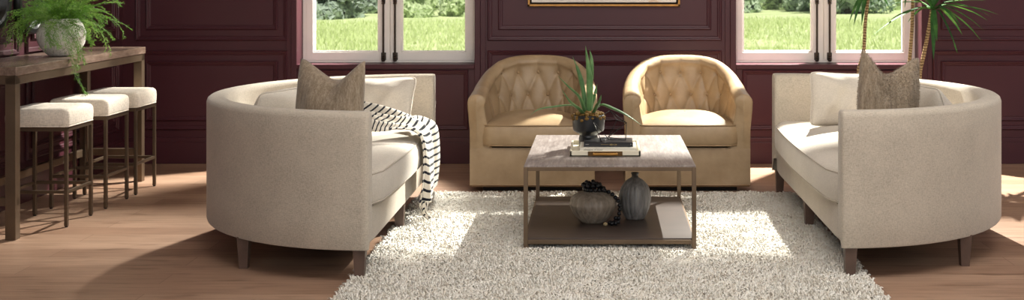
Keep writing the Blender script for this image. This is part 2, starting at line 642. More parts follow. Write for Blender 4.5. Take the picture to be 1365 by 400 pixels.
M['bark'] = simple('tree_bark', (92, 82, 72), 0.9, 0, 0.3, 6)
TREE_GREEN = [leaf_mat('dark_tree_leaves', (146, 162, 152), (166, 182, 168), (188, 202, 186), 0.25, 0.7),
              leaf_mat('light_tree_leaves', (186, 204, 160), (208, 222, 180), (228, 238, 206), 0.35, 0.7),
              leaf_mat('mid_tree_leaves', (160, 180, 154), (182, 200, 174), (206, 220, 194), 0.3, 0.7)]
def tree(x, y, height, spread, base, trunk_r, kind, name, label, n=10000):
    t = thing(name, label, 'tree' if 'tree' in name else 'bush', (x, y, ZG - 0.05), 0, 'trees and bushes at the meadow edge')
    rs = np.random.default_rng(int(x * 13 + y * 7 + 1000))
    if trunk_r:
        m = MB()
        m.tube(bez([(0, 0, 0), (0.1 * trunk_r, 0.05, height * 0.3), (-0.2 * trunk_r, 0, height * 0.75)], 9), [trunk_r * 1.35, trunk_r * 1.05, trunk_r, trunk_r * 0.95, trunk_r * 0.9, trunk_r * 0.8, trunk_r * 0.65, trunk_r * 0.5, trunk_r * 0.3], 10)
        for k in range(5):
            a = k * 1.3
            m.tube([(0, 0, height * (0.3 + 0.07 * k)), (spread * 0.5 * math.cos(a), spread * 0.5 * math.sin(a), height * (0.45 + 0.07 * k))], [trunk_r * 0.45, trunk_r * 0.12], 6)
        m.build('trunk', M['bark'], t, smooth=True)
    nl = 64
    cz = base + (height - base) * rs.random(nl) ** 2.3
    rr = spread * np.sqrt(np.clip(1 - ((cz - base) / (height - base) - 0.35) ** 2 / 0.62, 0.08, 1))
    ca = rs.random(nl) * 2 * PI
    cr = rr * rs.random(nl) ** 0.5 * 0.8
    C = np.stack([cr * np.cos(ca), cr * np.sin(ca), cz], 1)
    k = rs.integers(0, nl, n)
    d = rs.normal(size=(n, 3))
    d /= np.linalg.norm(d, axis=1)[:, None]
    R = spread * (0.22 + 0.16 * rs.random(nl))
    Pc = C[k] + d * (R[k] * (0.7 + 0.3 * rs.random(n)))[:, None]
    Pc[:, 2] = np.maximum(Pc[:, 2], 0.06)
    sz = 0.10 + 0.12 * rs.random(n)
    a1 = rs.normal(size=(n, 3)); a1 /= np.linalg.norm(a1, axis=1)[:, None]
    a2 = np.cross(a1, d); a2 /= np.linalg.norm(a2, axis=1)[:, None] + 1e-6
    V = np.stack([Pc - a1 * sz[:, None], Pc + a1 * sz[:, None], Pc + a2 * (sz * 1.3)[:, None]], 1).reshape(-1, 3)
    tri_object('foliage', V, TREE_GREEN[kind], t)
tspec = [(-12.6, 55, 7.5, 2.2, 0.0, 0.3, 0, 'oak_tree', 'dark spreading tree with low branches at left edge of the left window view'),
         (-10.4, 61, 8.0, 2.4, 0.0, 0.3, 0, 'oak_tree', 'dark dense tree filling the upper middle of the left window pane'),
         (-8.6, 56, 2.6, 1.15, 0.0, 0.0, 1, 'bush', 'pale green low bush beside the middle of the left window'),
         (-6.0, 57, 4.0, 1.3, 0.0, 0.0, 1, 'bush', 'pale flowering bush behind the right pane of the left window'),
         (-5.0, 63, 8.0, 2.1, 0.0, 0.3, 2, 'maple_tree', 'grey green tree at right edge of the left window view'),
         (-2.0, 57, 7.5, 1.7, 0.2, 0.26, 0, 'oak_tree', 'dark tree hidden mostly behind the wall between the windows'),
         (-17.6, 56, 8.0, 2.1, 0.2, 0.28, 2, 'maple_tree', 'grey green tree outside past the left window frame'),
         (7.2, 66, 8.0, 1.9, 0.2, 0.22, 2, 'maple_tree', 'slim trunked tree at left edge of the right window view'),
         (9.2, 71, 7.5, 1.95, 0.1, 0.2, 1, 'maple_tree', 'lighter tree second from left in the right window view'),
         (11.2, 66, 8.0, 1.5, 0.3, 0.24, 2, 'maple_tree', 'thin trunked tree just left of the right window centre bolts'),
         (12.3, 60.5, 8.5, 2.1, 0.75, 0.42, 0, 'oak_tree', 'thick trunked tree right of the right window centre bolts'),
         (14.2, 71.2, 8.0, 2.1, 0.1, 0.22, 2, 'maple_tree', 'hazy tree behind the palm canes in the right window'),
         (15.6, 66, 7.5, 1.85, 0.2, 0.22, 1, 'maple_tree', 'light tree behind the window frame at far right'),
         (-15.2, 68, 4.0, 1.35, 0.0, 0.0, 0, 'bush', 'dark shrub at far left behind the dark trees, left window'),
         (-12.0, 68, 4.0, 1.35, 0.0, 0.0, 2, 'bush', 'grey green shrub behind the dark trees, upper left of left window'),
         (-8.8, 69, 4.0, 1.35, 0.0, 0.0, 2, 'bush', 'grey green shrub far behind the centre stiles of the left window'),
         (-5.6, 69, 4.0, 1.35, 0.0, 0.0, 0, 'bush', 'dark shrub far behind the right pane of the left window'),
         (7.8, 77, 4.0, 1.4, 0.0, 0.0, 2, 'bush', 'grey green shrub farthest back at left of the right window'),
         (11.1, 77, 4.0, 1.4, 0.0, 0.0, 0, 'bush', 'dark shrub farthest back left of the right window bolts'),
         (14.4, 77, 4.0, 1.4, 0.0, 0.0, 0, 'bush', 'dark shrub farthest back right of the right window bolts'),
         (17.7, 77, 4.0, 1.4, 0.0, 0.0, 2, 'bush', 'grey green shrub farthest back behind the right window frame')]
for s in tspec:
    tree(*s)

# ------------------------------------------------------------------ sofas (half-ellipse tub sofas)
SA, SB, ST = 1.22, 1.09, 0.115
def ell(t, off=0.0):
    """outer half ellipse, t from -90 to 90 deg; local front x=0, back +x; off moves inwards"""
    c, s = math.cos(t), math.sin(t)
    nx, ny = c / SB, s / SA
    L = math.hypot(nx, ny)
    return SB * c - off * nx / L, SA * s - off * ny / L
def ring_solid(outline, levels, z_of):
    """rings of one outline scaled inwards about its middle: levels = (inset, z); closed with a cap at the end"""
    pass
def d_outline(off, fx, n=56, ny=12, bow=0.0, r=0.05):
    """inside-the-shell D outline: front line at x=fx, arc offset inwards by off"""
    pts = []
    for i in range(n + 1):
        t = -PI / 2 + PI * i / n
        x, y = ell(t, off)
        if x > fx + 0.02:
            pts.append((x, y))
    ya, yb = pts[0][1], pts[-1][1]
    front = []
    for i in range(ny + 1):
        u = i / ny
        y = yb + (ya - yb) * u
        e = min(u, 1 - u) * abs(yb - ya)
        rc = r - math.sqrt(max(0, r * r - max(0, r - e) ** 2)) if e < r else 0
        front.append((fx - bow * math.sin(PI * u) + rc, y))
    return pts + front
def puff(outline, levels, crown, inner=7, power=3.0):
    """cushion: outer levels (inset, z) bottom to top, then inner rings doming up by crown"""
    cx = sum(p[0] for p in outline) / len(outline)
    cy = sum(p[1] for p in outline) / len(outline)
    O = np.array(outline)
    Cc = np.array([cx, cy])
    d = O - Cc
    L = np.linalg.norm(d, axis=1)[:, None]
    rings = []
    def ring(inset, z, s=1.0):
        q = Cc + d * ((L - inset) / L) * s
        return [(p[0], p[1], z) for p in q]
    rings.append(ring(0, levels[0][1], 0.02))
    for ins, z in levels:
        rings.append(ring(ins, z))
    lz, li = levels[-1][1], levels[-1][0]
    for k in range(1, inner + 1):
        s = 1 - k / inner * 0.98
        rings.append(ring(li, lz + crown * (1 - s ** power), s))
    return MB().grid(rings, False, True)
def puff_edge(outline, inset, z):
    cx = sum(p[0] for p in outline) / len(outline)
    cy = sum(p[1] for p in outline) / len(outline)
    out = []
    for p in outline:
        d = Vector((p[0] - cx, p[1] - cy))
        q = Vector((cx, cy)) + d * ((d.length - inset) / d.length)
        out.append((q.x, q.y, z))
    return out

def make_sofa(label, loc, rz):
    t = thing('sofa', label, 'sofa', loc, rz, 'curved linen sofas')
    ZB, ZT = 0.155, 0.815
    prof = [(0.004, ZB), (0, ZB + 0.012), (0, 0.3), (0, 0.5), (0, 0.68), (0, ZT - 0.03), (0.006, ZT - 0.012), (0.02, ZT - 0.002), (0.04, ZT), (ST - 0.04, ZT), (ST - 0.02, ZT - 0.002), (ST - 0.006, ZT - 0.012), (ST, ZT - 0.03), (ST, 0.6), (ST, 0.4), (ST, 0.25)]
    rows = []
    N = 96
    ends = [(-PI / 2, 0.022, 0.014), (-PI / 2, 0.008, 0.004)]
    def station(tt, sh, fx):
        row = []
        for o, z in prof:
            oo = ST / 2 + (o - ST / 2) * (1 - 2 * sh / ST)
            zz = z if z < ZT - 0.04 else z - sh * 0.6
            x, y = ell(tt, oo)
            row.append((x + fx, y, zz))
        return row
    rows.append(station(-PI / 2, 0.016, -0.002))
    rows.append(station(-PI / 2, 0.005, 0.003))
    for i in range(N + 1):
        tt = -PI / 2 + PI * i / N
        rows.append(station(tt, 0, 0.014 if i in (0, N) else 0.0))
    rows.append(station(PI / 2, 0.005, 0.003))
    rows.append(station(PI / 2, 0.016, -0.002))
    mb = MB().grid(rows)
    npf = len(prof)
    mb.f.append(tuple(range(npf)))
    mb.f.append(tuple((len(rows) - 1) * npf + k for k in reversed(range(npf))))
    mb.build('backrest', M['linen'], t, smooth=True, auto=50)
    # seat base with the straight front rail
    o = d_outline(ST - 0.03, 0.012, r=0.01)
    lv = [(0.02, ZB), (0.0, ZB + 0.012), (0.0, 0.31), (0.012, 0.328)]
    puff(o, lv, 0.0, 3).build('seat_base', M['linen'], t, smooth=True, auto=35)
    MB().box((0.05, -0.95, ZB - 0.012), (0.62, 0.95, ZB + 0.004), 0.003).build('underside', M['black'], t)
    o = d_outline(ST + 0.006, -0.012, bow=0.035, r=0.05)
    lv = [(0.03, 0.331), (0.006, 0.337), (-0.004, 0.36), (-0.008, 0.41), (-0.004, 0.46), (0.004, 0.483), (0.02, 0.497), (0.06, 0.508)]
    cu = puff(o, lv, 0.035, 8).build('seat_cushion', M['cushion_linen'], t, smooth=True)
    for z, ins in ((0.488, 0.006), (0.345, 0.002)):
        e = puff_edge(o, ins, z)
        MB().tube(e + [e[0]], 0.0042, 6, False).build('piping', M['linen'], cu, smooth=True)
    for (x, y) in ((0.045, -1.175), (0.045, 0.0), (0.045, 1.175), (0.68, -0.9), (0.68, 0.9), (0.985, 0.0)):
        m = MB()
        tw, bw = 0.030, 0.0205
        z1, z0 = ZB + 0.005, 0.0
        m.add([(x + sx * (tw if z else bw), y + sy * (tw if z else bw), z1 if z else z0) for z in (0, 1) for sx, sy in ((-1, -1), (1, -1), (1, 1), (-1, 1))],
              [(3, 2, 1, 0), (4, 5, 6, 7), (0, 1, 5, 4), (1, 2, 6, 5), (2, 3, 7, 6), (3, 0, 4, 7)])
        m.build('leg', M['leg_wood'], t)
    return t
SOFA_L = (-1.108, 7.12, 0.0)
SOFA_R = (1.165, 7.17, 0.0)
sofa_l = make_sofa('curved beige linen sofa with striped throw over its seat, beside the stools', SOFA_L, PI)
sofa_r = dup(sofa_l, SOFA_R, 0.0, 'curved beige linen sofa without a throw, in front of the tall cane plant')

# ------------------------------------------------------------------ loose cushions
def pillow_mb(wd, ht, th, dip=0.0, n=26, seed=0, wr=0.0, edge=0.55, u0=0.0, rnd=0.045):
    rs = random.Random(seed)
    ph = [rs.random() * 6 for _ in range(6)]
    front, backr = [], []
    for i in range(n + 1):
        fr, bk = [], []
        u = -1 + 2 * i / n
        for j in range(n + 1):
            v = -1 + 2 * j / n
            pin = 0.06
            x = wd / 2 * u * (1 - pin * (1 - abs(v) ** 2) * (abs(u) ** 3) * 1.0)
            z = ht / 2 * v * (1 - pin * (1 - abs(u) ** 2) * (abs(v) ** 3) * 1.0)
            top = max(0, (v + 0.35) / 1.35)
            uu = (u - u0) / (1 - u0) if u > u0 else (u - u0) / (1 + u0)
            cr_ = 1 - rnd * (abs(u) ** 7) * (abs(v) ** 7)
            x *= cr_
            z *= cr_
            z -= dip * (0.5 + 0.5 * math.cos(PI * min(1, abs(uu) * 1.03))) ** 0.85 * top ** 1.3
            t_ = th / 2 * (max(0, (1 - u * u)) ** edge) * (max(0, (1 - v * v)) ** edge)
            t_ *= 1 - 0.35 * (dip > 0) * max(0, 1 - abs(u - u0) * 1.8) * top
            wv = wr * (math.sin(5 * u + 3 * v + ph[0]) * math.sin(4 * v - 2 * u + ph[1]) + 0.6 * math.sin(11 * u - 4 * v + ph[2]) * math.exp(-((v + 0.1) ** 2) * 2))
            e = (1 - u ** 4) * (1 - v ** 4)
            fr.append((x, -t_ + wv * e, z))
            bk.append((x, t_ + wv * e * 0.4, z))
        front.append(fr)
        backr.append(bk)
    mb = MB()
    mb.grid(front)
    mb.grid([r[::-1] for r in backr])
    edge_pts = [front[i][0] for i in range(n)] + [front[n][j] for j in range(n)] + [front[i][n] for i in range(n, 0, -1)] + [front[0][j] for j in range(n, 0, -1)]
    return mb, edge_pts
def pillow(name, label, wd, ht, th, base, rx, rz, ry=0.0, dip=0.0, mat='cushion_linen', group=None, seed=0, wr=0.006, fur=0, u0=0.0):
    """base: where the middle of the bottom edge rests; rz turns it, rx leans it back, ry tilts it sideways"""
    t = thing(name, label, 'cushion', base, rz, group)
    R = Matrix.Rotation(rx, 4, 'X') @ Matrix.Rotation(ry, 4, 'Y')
    mb, ed = pillow_mb(wd, ht, th, dip, 30, seed, wr, 0.55, u0, 0.03 if fur else 0.07)
    tr = lambda p: tuple(R @ Vector((p[0], p[1], p[2] + ht / 2)))
    mb.v = [tr(p) for p in mb.v]
    lo = min(p[2] for p in mb.v)
    mb.v = [(p[0], p[1], p[2] - lo) for p in mb.v]
    b = mb.build('cover', M[mat], t, smooth=True, weld=True)
    ed = [tr(p) for p in ed]
    ed = [(p[0], p[1], p[2] - lo) for p in ed]
    if not fur:
        MB().tube(ed + [ed[0]], 0.004, 6, False).build('piping', M[mat], t, smooth=True)
    else:
        me = b.data
        V = np.array([v.co[:] for v in me.vertices])
        Nn = np.array([v.normal[:] for v in me.vertices])
        F = np.array([f.vertices[:4] if len(f.vertices) == 4 else list(f.vertices[:3]) + [f.vertices[2]] for f in me.polygons])
        rs = np.random.default_rng(seed + 5)
        k = rs.integers(0, len(F), fur)
        uv = rs.random((fur, 2))
        q = F[k]
        w4 = np.stack([(1 - uv[:, 0]) * (1 - uv[:, 1]), uv[:, 0] * (1 - uv[:, 1]), uv[:, 0] * uv[:, 1], (1 - uv[:, 0]) * uv[:, 1]], 1)
        Pp = (V[q] * w4[:, :, None]).sum(1)
        Np = (Nn[q] * w4[:, :, None]).sum(1)
        side = rs.normal(size=(fur, 3))
        dirn = Np * 1.0 + rs.normal(size=(fur, 3)) * 0.35 + np.array([0, 0, -0.35])
        dirn /= np.linalg.norm(dirn, axis=1)[:, None]
        side = np.cross(dirn, side)
        side /= np.linalg.norm(side, axis=1)[:, None] + 1e-9
        L = (0.006 + 0.007 * rs.random(fur))[:, None]
        Vv = np.stack([Pp - side * 0.0011, Pp + side * 0.0011, Pp + dirn * L], 1).reshape(-1, 3)
        o = tri_object('fur', Vv, M[mat], t)
        o['kind'] = 'stuff'
    return t
ZS = 0.505
pillow('scatter_cushion', 'plush taupe cushion with dented top on the sofa beside the striped throw', 0.455, 0.525, 0.21, (-1.44, 6.50, 0.515), -0.10, -0.50, 0.0, 0.095, 'pillow_fur', 'plush taupe cushions', 3, 0.006, 14000, 0.22)
pillow('scatter_cushion', 'plush taupe cushion with dented top on the sofa below the tall cane plant', 0.40, 0.53, 0.20, (1.51, 6.55, 0.515), -0.10, 0.46, 0.15, 0.105, 'pillow_fur', 'plush taupe cushions', 4, 0.006, 14000, -0.22)
pillow('back_cushion', 'pale linen back cushion against far arm of the sofa with the throw', 0.60, 0.32, 0.20, (-1.44, 7.74, 0.52), -0.34, -0.45, -0.05, 0, 'cushion_linen', 'linen back cushions', 5, 0.012)
pillow('back_cushion', 'linen back cushion half hidden inside the near curve of the left sofa', 0.56, 0.345, 0.20, (-1.86, 6.95, 0.52), -0.34, -1.85, 0.0, 0, 'cushion_linen', 'linen back cushions', 6, 0.012)
pillow('back_cushion', 'shaded linen back cushion against far arm of the sofa below the cane plant', 0.50, 0.34, 0.16, (1.52, 7.74, 0.52), -0.10, 0.42, 0.06, 0, 'cushion_linen', 'linen back cushions', 7, 0.012)
pillow('back_cushion', 'sunlit linen back cushion half hidden inside the near curve of the right sofa', 0.56, 0.36, 0.20, (1.92, 7.05, 0.52), -0.34, 1.75, 0.0, 0, 'cushion_linen', 'linen back cushions', 8, 0.012)

# ------------------------------------------------------------------ tufted barrel chairs
CW, CD, CT = 0.425, 0.86, 0.095
def _chair_poly():
    ex, Ls, n = 0.80, 0.36, 240
    P = [(-CW, Ls * i / 40) for i in range(40)]
    for i in range(n + 1):
        th = PI * i / n
        c, q = math.cos(th), math.sin(th)
        P.append((-CW * math.copysign(abs(c) ** ex, c), Ls + (CD - Ls) * max(q, 0) ** ex))
    P += [(CW, Ls - Ls * i / 40) for i in range(1, 41)]
    P = np.array(P)
    L = np.concatenate([[0], np.cumsum(np.linalg.norm(np.diff(P, axis=0), axis=1))])
    return P, L
CHP, CHL = _chair_poly()
def chair_path(s):
    """U path, s in -1..1 from left arm front to right arm front; returns x, y, nx, ny (outward)"""
    T = CHL[-1]
    at = lambda q: (float(np.interp(q, CHL, CHP[:, 0])), float(np.interp(q, CHL, CHP[:, 1])))
    q = (s + 1) / 2 * T
    x, y = at(q)
    e = 0.035
    x0, y0 = at(max(0, q - e))
    x1, y1 = at(min(T, q + e))
    dx, dy = x1 - x0, y1 - y0
    l = math.hypot(dx, dy)
    return x, y, -dy / l, dx / l
def smooth01(x):
    x = max(0, min(1, x))
    return x * x * (3 - 2 * x)
def rim_z(s):
    return float(np.interp(abs(s), [0, .08, .15, .22, .30, .37, .45, .55, .7, .85, 1.0], [.880, .879, .874, .864, .842, .812, .774, .730, .690, .672, .660]))
def make_chair(label, loc, rz):
    t = thing('armchair', label, 'armchair', loc, rz, 'tufted leather armchairs')
    ZB = 0.03
    # base with skirt (U outline, straight front)
    out = []
    for i in range(73):
        x, y, nx, ny = chair_path(-1 + 2 * i / 72)
        out.append((x, y))
    fr = [(CW - 2 * CW * i / 10, 0.0) for i in range(1, 10)]
    outline = out + fr
    lv = [(0.012, ZB), (0.0, ZB + 0.01), (0.0, 0.18), (0.0, 0.292), (0.001, 0.2965)]
    puff(outline, lv, 0.0, 3).build('skirt_base', M['leather'], t, smooth=True, auto=40)
    e = puff_edge(outline, -0.001, ZB + 0.014)
    MB().tube(e + [e[0]], 0.0045, 6, False).build('hem_welt', M['leather_seam'], t, smooth=True)
    MB().box((-0.34, 0.05, 0.0), (0.34, 0.62, ZB + 0.012), 0.004).build('swivel_plinth', M['black'], t)
    # tub shell: outer side, rolled rim, tufted inner side
    N, KI = 200, 46
    btn = [(k * 0.175, 0.752) for k in (-2, -1, 0, 1, 2)] + [((k + 0.5) * 0.175, 0.590) for k in (-3, -2, -1, 0, 1, 2)]
    row3 = [(k * 0.175, 0.43) for k in (-3, -2, -1, 0, 1, 2, 3)]
    segs = []
    for (u, z) in btn:
        if z > 0.7:
            segs.append(((u, z), (u, 1.0)))
            segs.append(((u, z), (u - 0.0875, 0.590)))
            segs.append(((u, z), (u + 0.0875, 0.590)))
        else:
            segs.append(((u, z), (u - 0.0875, 0.43)))
            segs.append(((u, z), (u + 0.0875, 0.43)))
    segs += [((-0.4375, 0.59), (-0.55, 0.80)), ((0.4375, 0.59), (0.55, 0.80)), ((-0.62, 0.45), (-0.66, 0.78)), ((0.62, 0.45), (0.66, 0.78)), ((-0.74, 0.45), (-0.76, 0.74)), ((0.74, 0.45), (0.76, 0.74))]
    def tuft(u, z):
        d = 0.0
        for (bu, bz) in btn:
            r2 = (u - bu) ** 2 + (z - bz) ** 2
            d += 0.016 * math.exp(-r2 / (0.022 ** 2)) + 0.008 * math.exp(-r2 / (0.05 ** 2))
        m = 9.0
        for (a, b) in segs:
            ax, ay = a; bx, by = b
            L2 = (bx - ax) ** 2 + (by - ay) ** 2
            q = max(0, min(1, ((u - ax) * (bx - ax) + (z - ay) * (by - ay)) / L2))
            m = min(m, math.hypot(u - ax - q * (bx - ax), z - ay - q * (by - ay)))
        d += 0.006 * math.exp(-(m / 0.0075) ** 2) + 0.006 * math.exp(-(m / 0.03) ** 2)
        return d
    rows = []
    inner_pts = {}
    smap = []
    stations = [(-1.0, 0.97, -0.030), (-1.0, 0.86, -0.026), (-1.0, 0.55, -0.014), (-1.0, 0.2, -0.002)] + [(-1 + 2 * i / N, 0.0, 0.0) for i in range(N + 1)] + [(1.0, 0.2, -0.002), (1.0, 0.55, -0.014), (1.0, 0.86, -0.026), (1.0, 0.97, -0.030)]
    Larc = float(CHL[-1])
    for (s, sh, dy) in stations:
        x, y, nx, ny = chair_path(s)
        u = s * Larc / 2
        zr = rim_z(s)
        flare = 0.016 * smooth01((abs(s) - 0.3) / 0.6)
        row = []
        prof = []
        for z in (0.291, 0.34, 0.42, 0.52, zr - 0.10, zr - 0.05):
            prof.append((-flare * smooth01((z - 0.40) / 0.2), z))
        R = CT / 2
        for k in range(1, 8):
            a = PI * k / 8
            prof.append((R - (R + flare) * math.cos(a), zr - 0.05 + 0.05 * math.sin(a)))
        zi0 = zr - 0.05
        for k in range(KI):
            z = zi0 + (0.291 - zi0) * k / (KI - 1)
            pad = 0.055 * smooth01((zi0 - z) / 0.34) + 0.012 - 0.012 * smooth01((zi0 - z) / 0.03)
            d = tuft(u, z) * smooth01((zr - 0.01 - z) / 0.06)
            prof.append((CT + pad - d, z))
        for (o, z) in prof:
            oc = CT / 2
            oo = oc + (o - oc) * (1 - sh)
            zz = z if z < 0.45 else z - sh * 0.05 * smooth01((z - 0.45) / 0.2)
            row.append((x - nx * oo, y - ny * oo + dy * smooth01((z - 0.30) / 0.14), zz))
        rows.append(row)
        smap.append((s, u))
    mb = MB().grid(rows)
    npf = len(rows[0])
    mb.f.append(tuple(range(npf)))
    mb.f.append(tuple((len(rows) - 1) * npf + k for k in reversed(range(npf))))
    mb.build('tub_back', M['leather'], t, smooth=True)
    # buttons
    for (bu, bz) in btn:
        s = bu / (Larc / 2)
        x, y, nx, ny = chair_path(s)
        pad = 0.055 * smooth01((rim_z(s) - 0.05 - bz) / 0.34)
        o = CT + pad - 0.032
        MB().sphere((x - nx * o, y - ny * o, bz), 0.0125, 10, 6, (1, 1, 1)).build('button', M['leather_seam'], t, smooth=True)
    # seat cushion
    out = []
    for i in range(57):
        s = -1 + 2 * i / 56
        x, y, nx, ny = chair_path(s)
        o = CT - 0.005
        out.append((x - nx * o, y - ny * o))
    out = [p for p in out if p[1] > 0.03 and p[1] < 0.74]
    xa = out[0][0]
    fr = [(-xa + 2 * xa * i / 14, -0.022 - 0.012 * math.sin(PI * i / 14) + (0.02 if i in (0, 14) else 0.0)) for i in range(0, 15)]
    outline = out + fr
    lv = [(0.03, 0.308), (0.008, 0.312), (-0.002, 0.33), (-0.006, 0.38), (-0.002, 0.428), (0.006, 0.446), (0.02, 0.455), (0.05, 0.464)]
    cu = puff(outline, lv, 0.050, 8, 2.4).build('seat_cushion', M['leather'], t, smooth=True)
    for z, ins in ((0.451, 0.004), (0.315, 0.004)):
        e = puff_edge(outline, ins, z)
        MB().tube(e + [e[0]], 0.005, 6, False).build('piping', M['leather_seam'], cu, smooth=True)
    return t
chair1 = make_chair('tufted tan leather armchair behind the aloe plant, nearest the left window', (-0.462, 8.42, 0.004), 0.0)
dup(chair1, (0.597, 8.42, 0.004), 0.0, 'tufted tan leather armchair nearest the right window, right of the aloe')

# ------------------------------------------------------------------ coffee table
TX0, TX1, TY0, TY1 = -0.405, 0.508, 6.541, 7.82
ct = thing('coffee_table', 'square coffee table with grey wood top, bronze legs and dark lower shelf on rug', 'coffee table', ((TX0 + TX1) / 2, (TY0 + TY1) / 2, 0.0))
hx, hy = (TX1 - TX0) / 2, (TY1 - TY0) / 2
MB().box((-hx + 0.002, -hy + 0.002, 0.4555), (hx - 0.002, hy - 0.002, 0.465), 0.002).build('tabletop', M['grey_wood'], ct)
L_ = 0.0225
fm = MB()
for z0, z1 in ((0.436, 0.456), (0.049, 0.0715)):
    fm.box((-hx + L_, -hy, z0), (hx - L_, -hy + L_, z1), 0.0015).box((-hx + L_, hy - L_, z0), (hx - L_, hy, z1), 0.0015)
    fm.box((-hx, -hy + L_, z0), (-hx + L_, hy - L_, z1), 0.0015).box((hx - L_, -hy + L_, z0), (hx, hy - L_, z1), 0.0015)
fm.build('frame_rails', M['bronze'], ct)
for sx in (-1, 1):
    for sy in (-1, 1):
        x0, x1 = sorted((sx * hx, sx * (hx - L_)))
        y0, y1 = sorted((sy * hy, sy * (hy - L_)))
        MB().box((x0, y0, 0.0), (x1, y1, 0.456), 0.0015).build('leg', M['bronze'], ct)
MB().box((-hx + 0.012, -hy + 0.012, 0.070), (hx - 0.012, hy - 0.012, 0.079), 0.002).build('shelf', M['dark_shelf'], ct)

# ------------------------------------------------------------------ console and stools
cons = thing('console_table', 'tall console table with weathered brown top and bronze legs along left wall', 'console table', (-3.237, 6.86, 0.0), 0.0165)
CL, CDp = 2.05, 0.455
MB().box((-CDp, 0, 0.913), (0, CL, 0.962), 0.004).build('tabletop', M['console_wood'], cons)
m = MB()
g = 0.006
m.box((-CDp + g, g, 0.864), (-g, 0.03 + g, 0.914), 0.002).box((-CDp + g, CL - 0.03 - g, 0.864), (-g, CL - g, 0.914), 0.002)
m.box((-0.03 - g, g, 0.864), (-g, CL - g, 0.914), 0.002).box((-CDp + g, g, 0.864), (-CDp + g + 0.03, CL - g, 0.914), 0.002)
m.build('apron', M['bronze'], cons)
m = MB().box((-CDp + g + 0.012, 0.02, 0.188), (-CDp + g + 0.046, CL - 0.02, 0.236), 0.002)
m.box((-CDp + g, g + 0.012, 0.188), (-g, g + 0.046, 0.236), 0.002).box((-CDp + g, CL - g - 0.046, 0.188), (-g, CL - g - 0.012, 0.236), 0.002)
m.build('stretcher', M['bronze'], cons)
for x0 in (-CDp + g, -0.058 - g):
    for y0 in (g, CL - 0.058 - g):
        MB().box((x0, y0, 0), (x0 + 0.058, y0 + 0.058, 0.905), 0.002).build('leg', M['bronze'], cons)

def make_stool(label, loc, rz=0.0):
    t = thing('bar_stool', label, 'stool', loc, rz, 'cream counter stools under the console')
    W2, D2 = 0.182, 0.184
    # padded seat
    rs = [(-0.004, 0.583), (0.004, 0.588), (0.007, 0.605), (0.008, 0.64), (0.006, 0.668), (0.0, 0.682), (-0.012, 0.691), (-0.03, 0.694)]
    n = 10
    def sq(ins, z):
        a, b, r = W2 + ins, D2 + ins, 0.028
        pts = []
        for (cx, cy, a0) in ((a - r, b - r, 0), (-(a - r), b - r, 90), (-(a - r), -(b - r), 180), (a - r, -(b - r), 270)):
            for k in range(7):
                q = math.radians(a0 + 90 * k / 6)
                pts.append((cx + r * math.cos(q), cy + r * math.sin(q), z))
        return pts
    rings = [[(p[0] * 0.01, p[1] * 0.01, 0.583) for p in sq(0, 0)]] + [sq(i, z) for i, z in rs]
    for k in range(1, 7):
        q = 1 - k / 6 * 0.985
        rings.append([(p[0] * q, p[1] * q, 0.694 + 0.004 * (1 - q ** 2)) for p in sq(-0.03, 0)])
    c = MB().grid(rings, False, True).build('seat_cushion', M['stool_fabric'], t, smooth=True)
    e = sq(0.004, 0.5885)
    MB().tube(e + [e[0]], 0.004, 6, False).build('piping', M['stool_fabric'], c, smooth=True)
    b = 0.021
    m = MB()
    m.box((-W2, -D2, 0.560), (W2, -D2 + b, 0.584), 0.002).box((-W2, D2 - b, 0.560), (W2, D2, 0.584), 0.002)
    m.box((-W2, -D2, 0.560), (-W2 + b, D2, 0.584), 0.002).box((W2 - b, -D2, 0.560), (W2, D2, 0.584), 0.002)
    m.build('seat_frame', M['bronze_dark'], t)
    for (lo, hi) in (((-W2 + b, -D2 + 0.002, 0.195), (W2 - b, -D2 + 0.018, 0.214)), ((-W2 + b, D2 - 0.018, 0.195), (W2 - b, D2 - 0.002, 0.214)), ((-W2 + 0.002, -D2 + b, 0.195), (-W2 + 0.018, D2 - b, 0.214)), ((W2 - 0.018, -D2 + b, 0.195), (W2 - 0.002, D2 - b, 0.214))):
        MB().box(lo, hi, 0.002).build('footrest', M['bronze_dark'], t)
    for sx in (-1, 1):
        for sy in (-1, 1):
            x0, x1 = sorted((sx * W2, sx * (W2 - b)))
            y0, y1 = sorted((sy * D2, sy * (D2 - b)))
            l = MB().box((x0, y0, 0.006), (x1, y1, 0.562), 0.003).build('leg', M['bronze_dark'], t)
            MB().tube([((x0 + x1) / 2, (y0 + y1) / 2, 0.0), ((x0 + x1) / 2, (y0 + y1) / 2, 0.008)], 0.009, 10).build('foot_glide', M['black'], l)
    return t
SX = -3.292
st = make_stool('cream padded counter stool nearest the viewer, beside the near console leg', (SX, 7.41, 0))
dup(st, (SX, 7.985, 0), 0, 'cream padded counter stool in the middle of the three under the console')
dup(st, (SX, 8.49, 0), 0, 'cream padded counter stool farthest back, beside the far console leg')

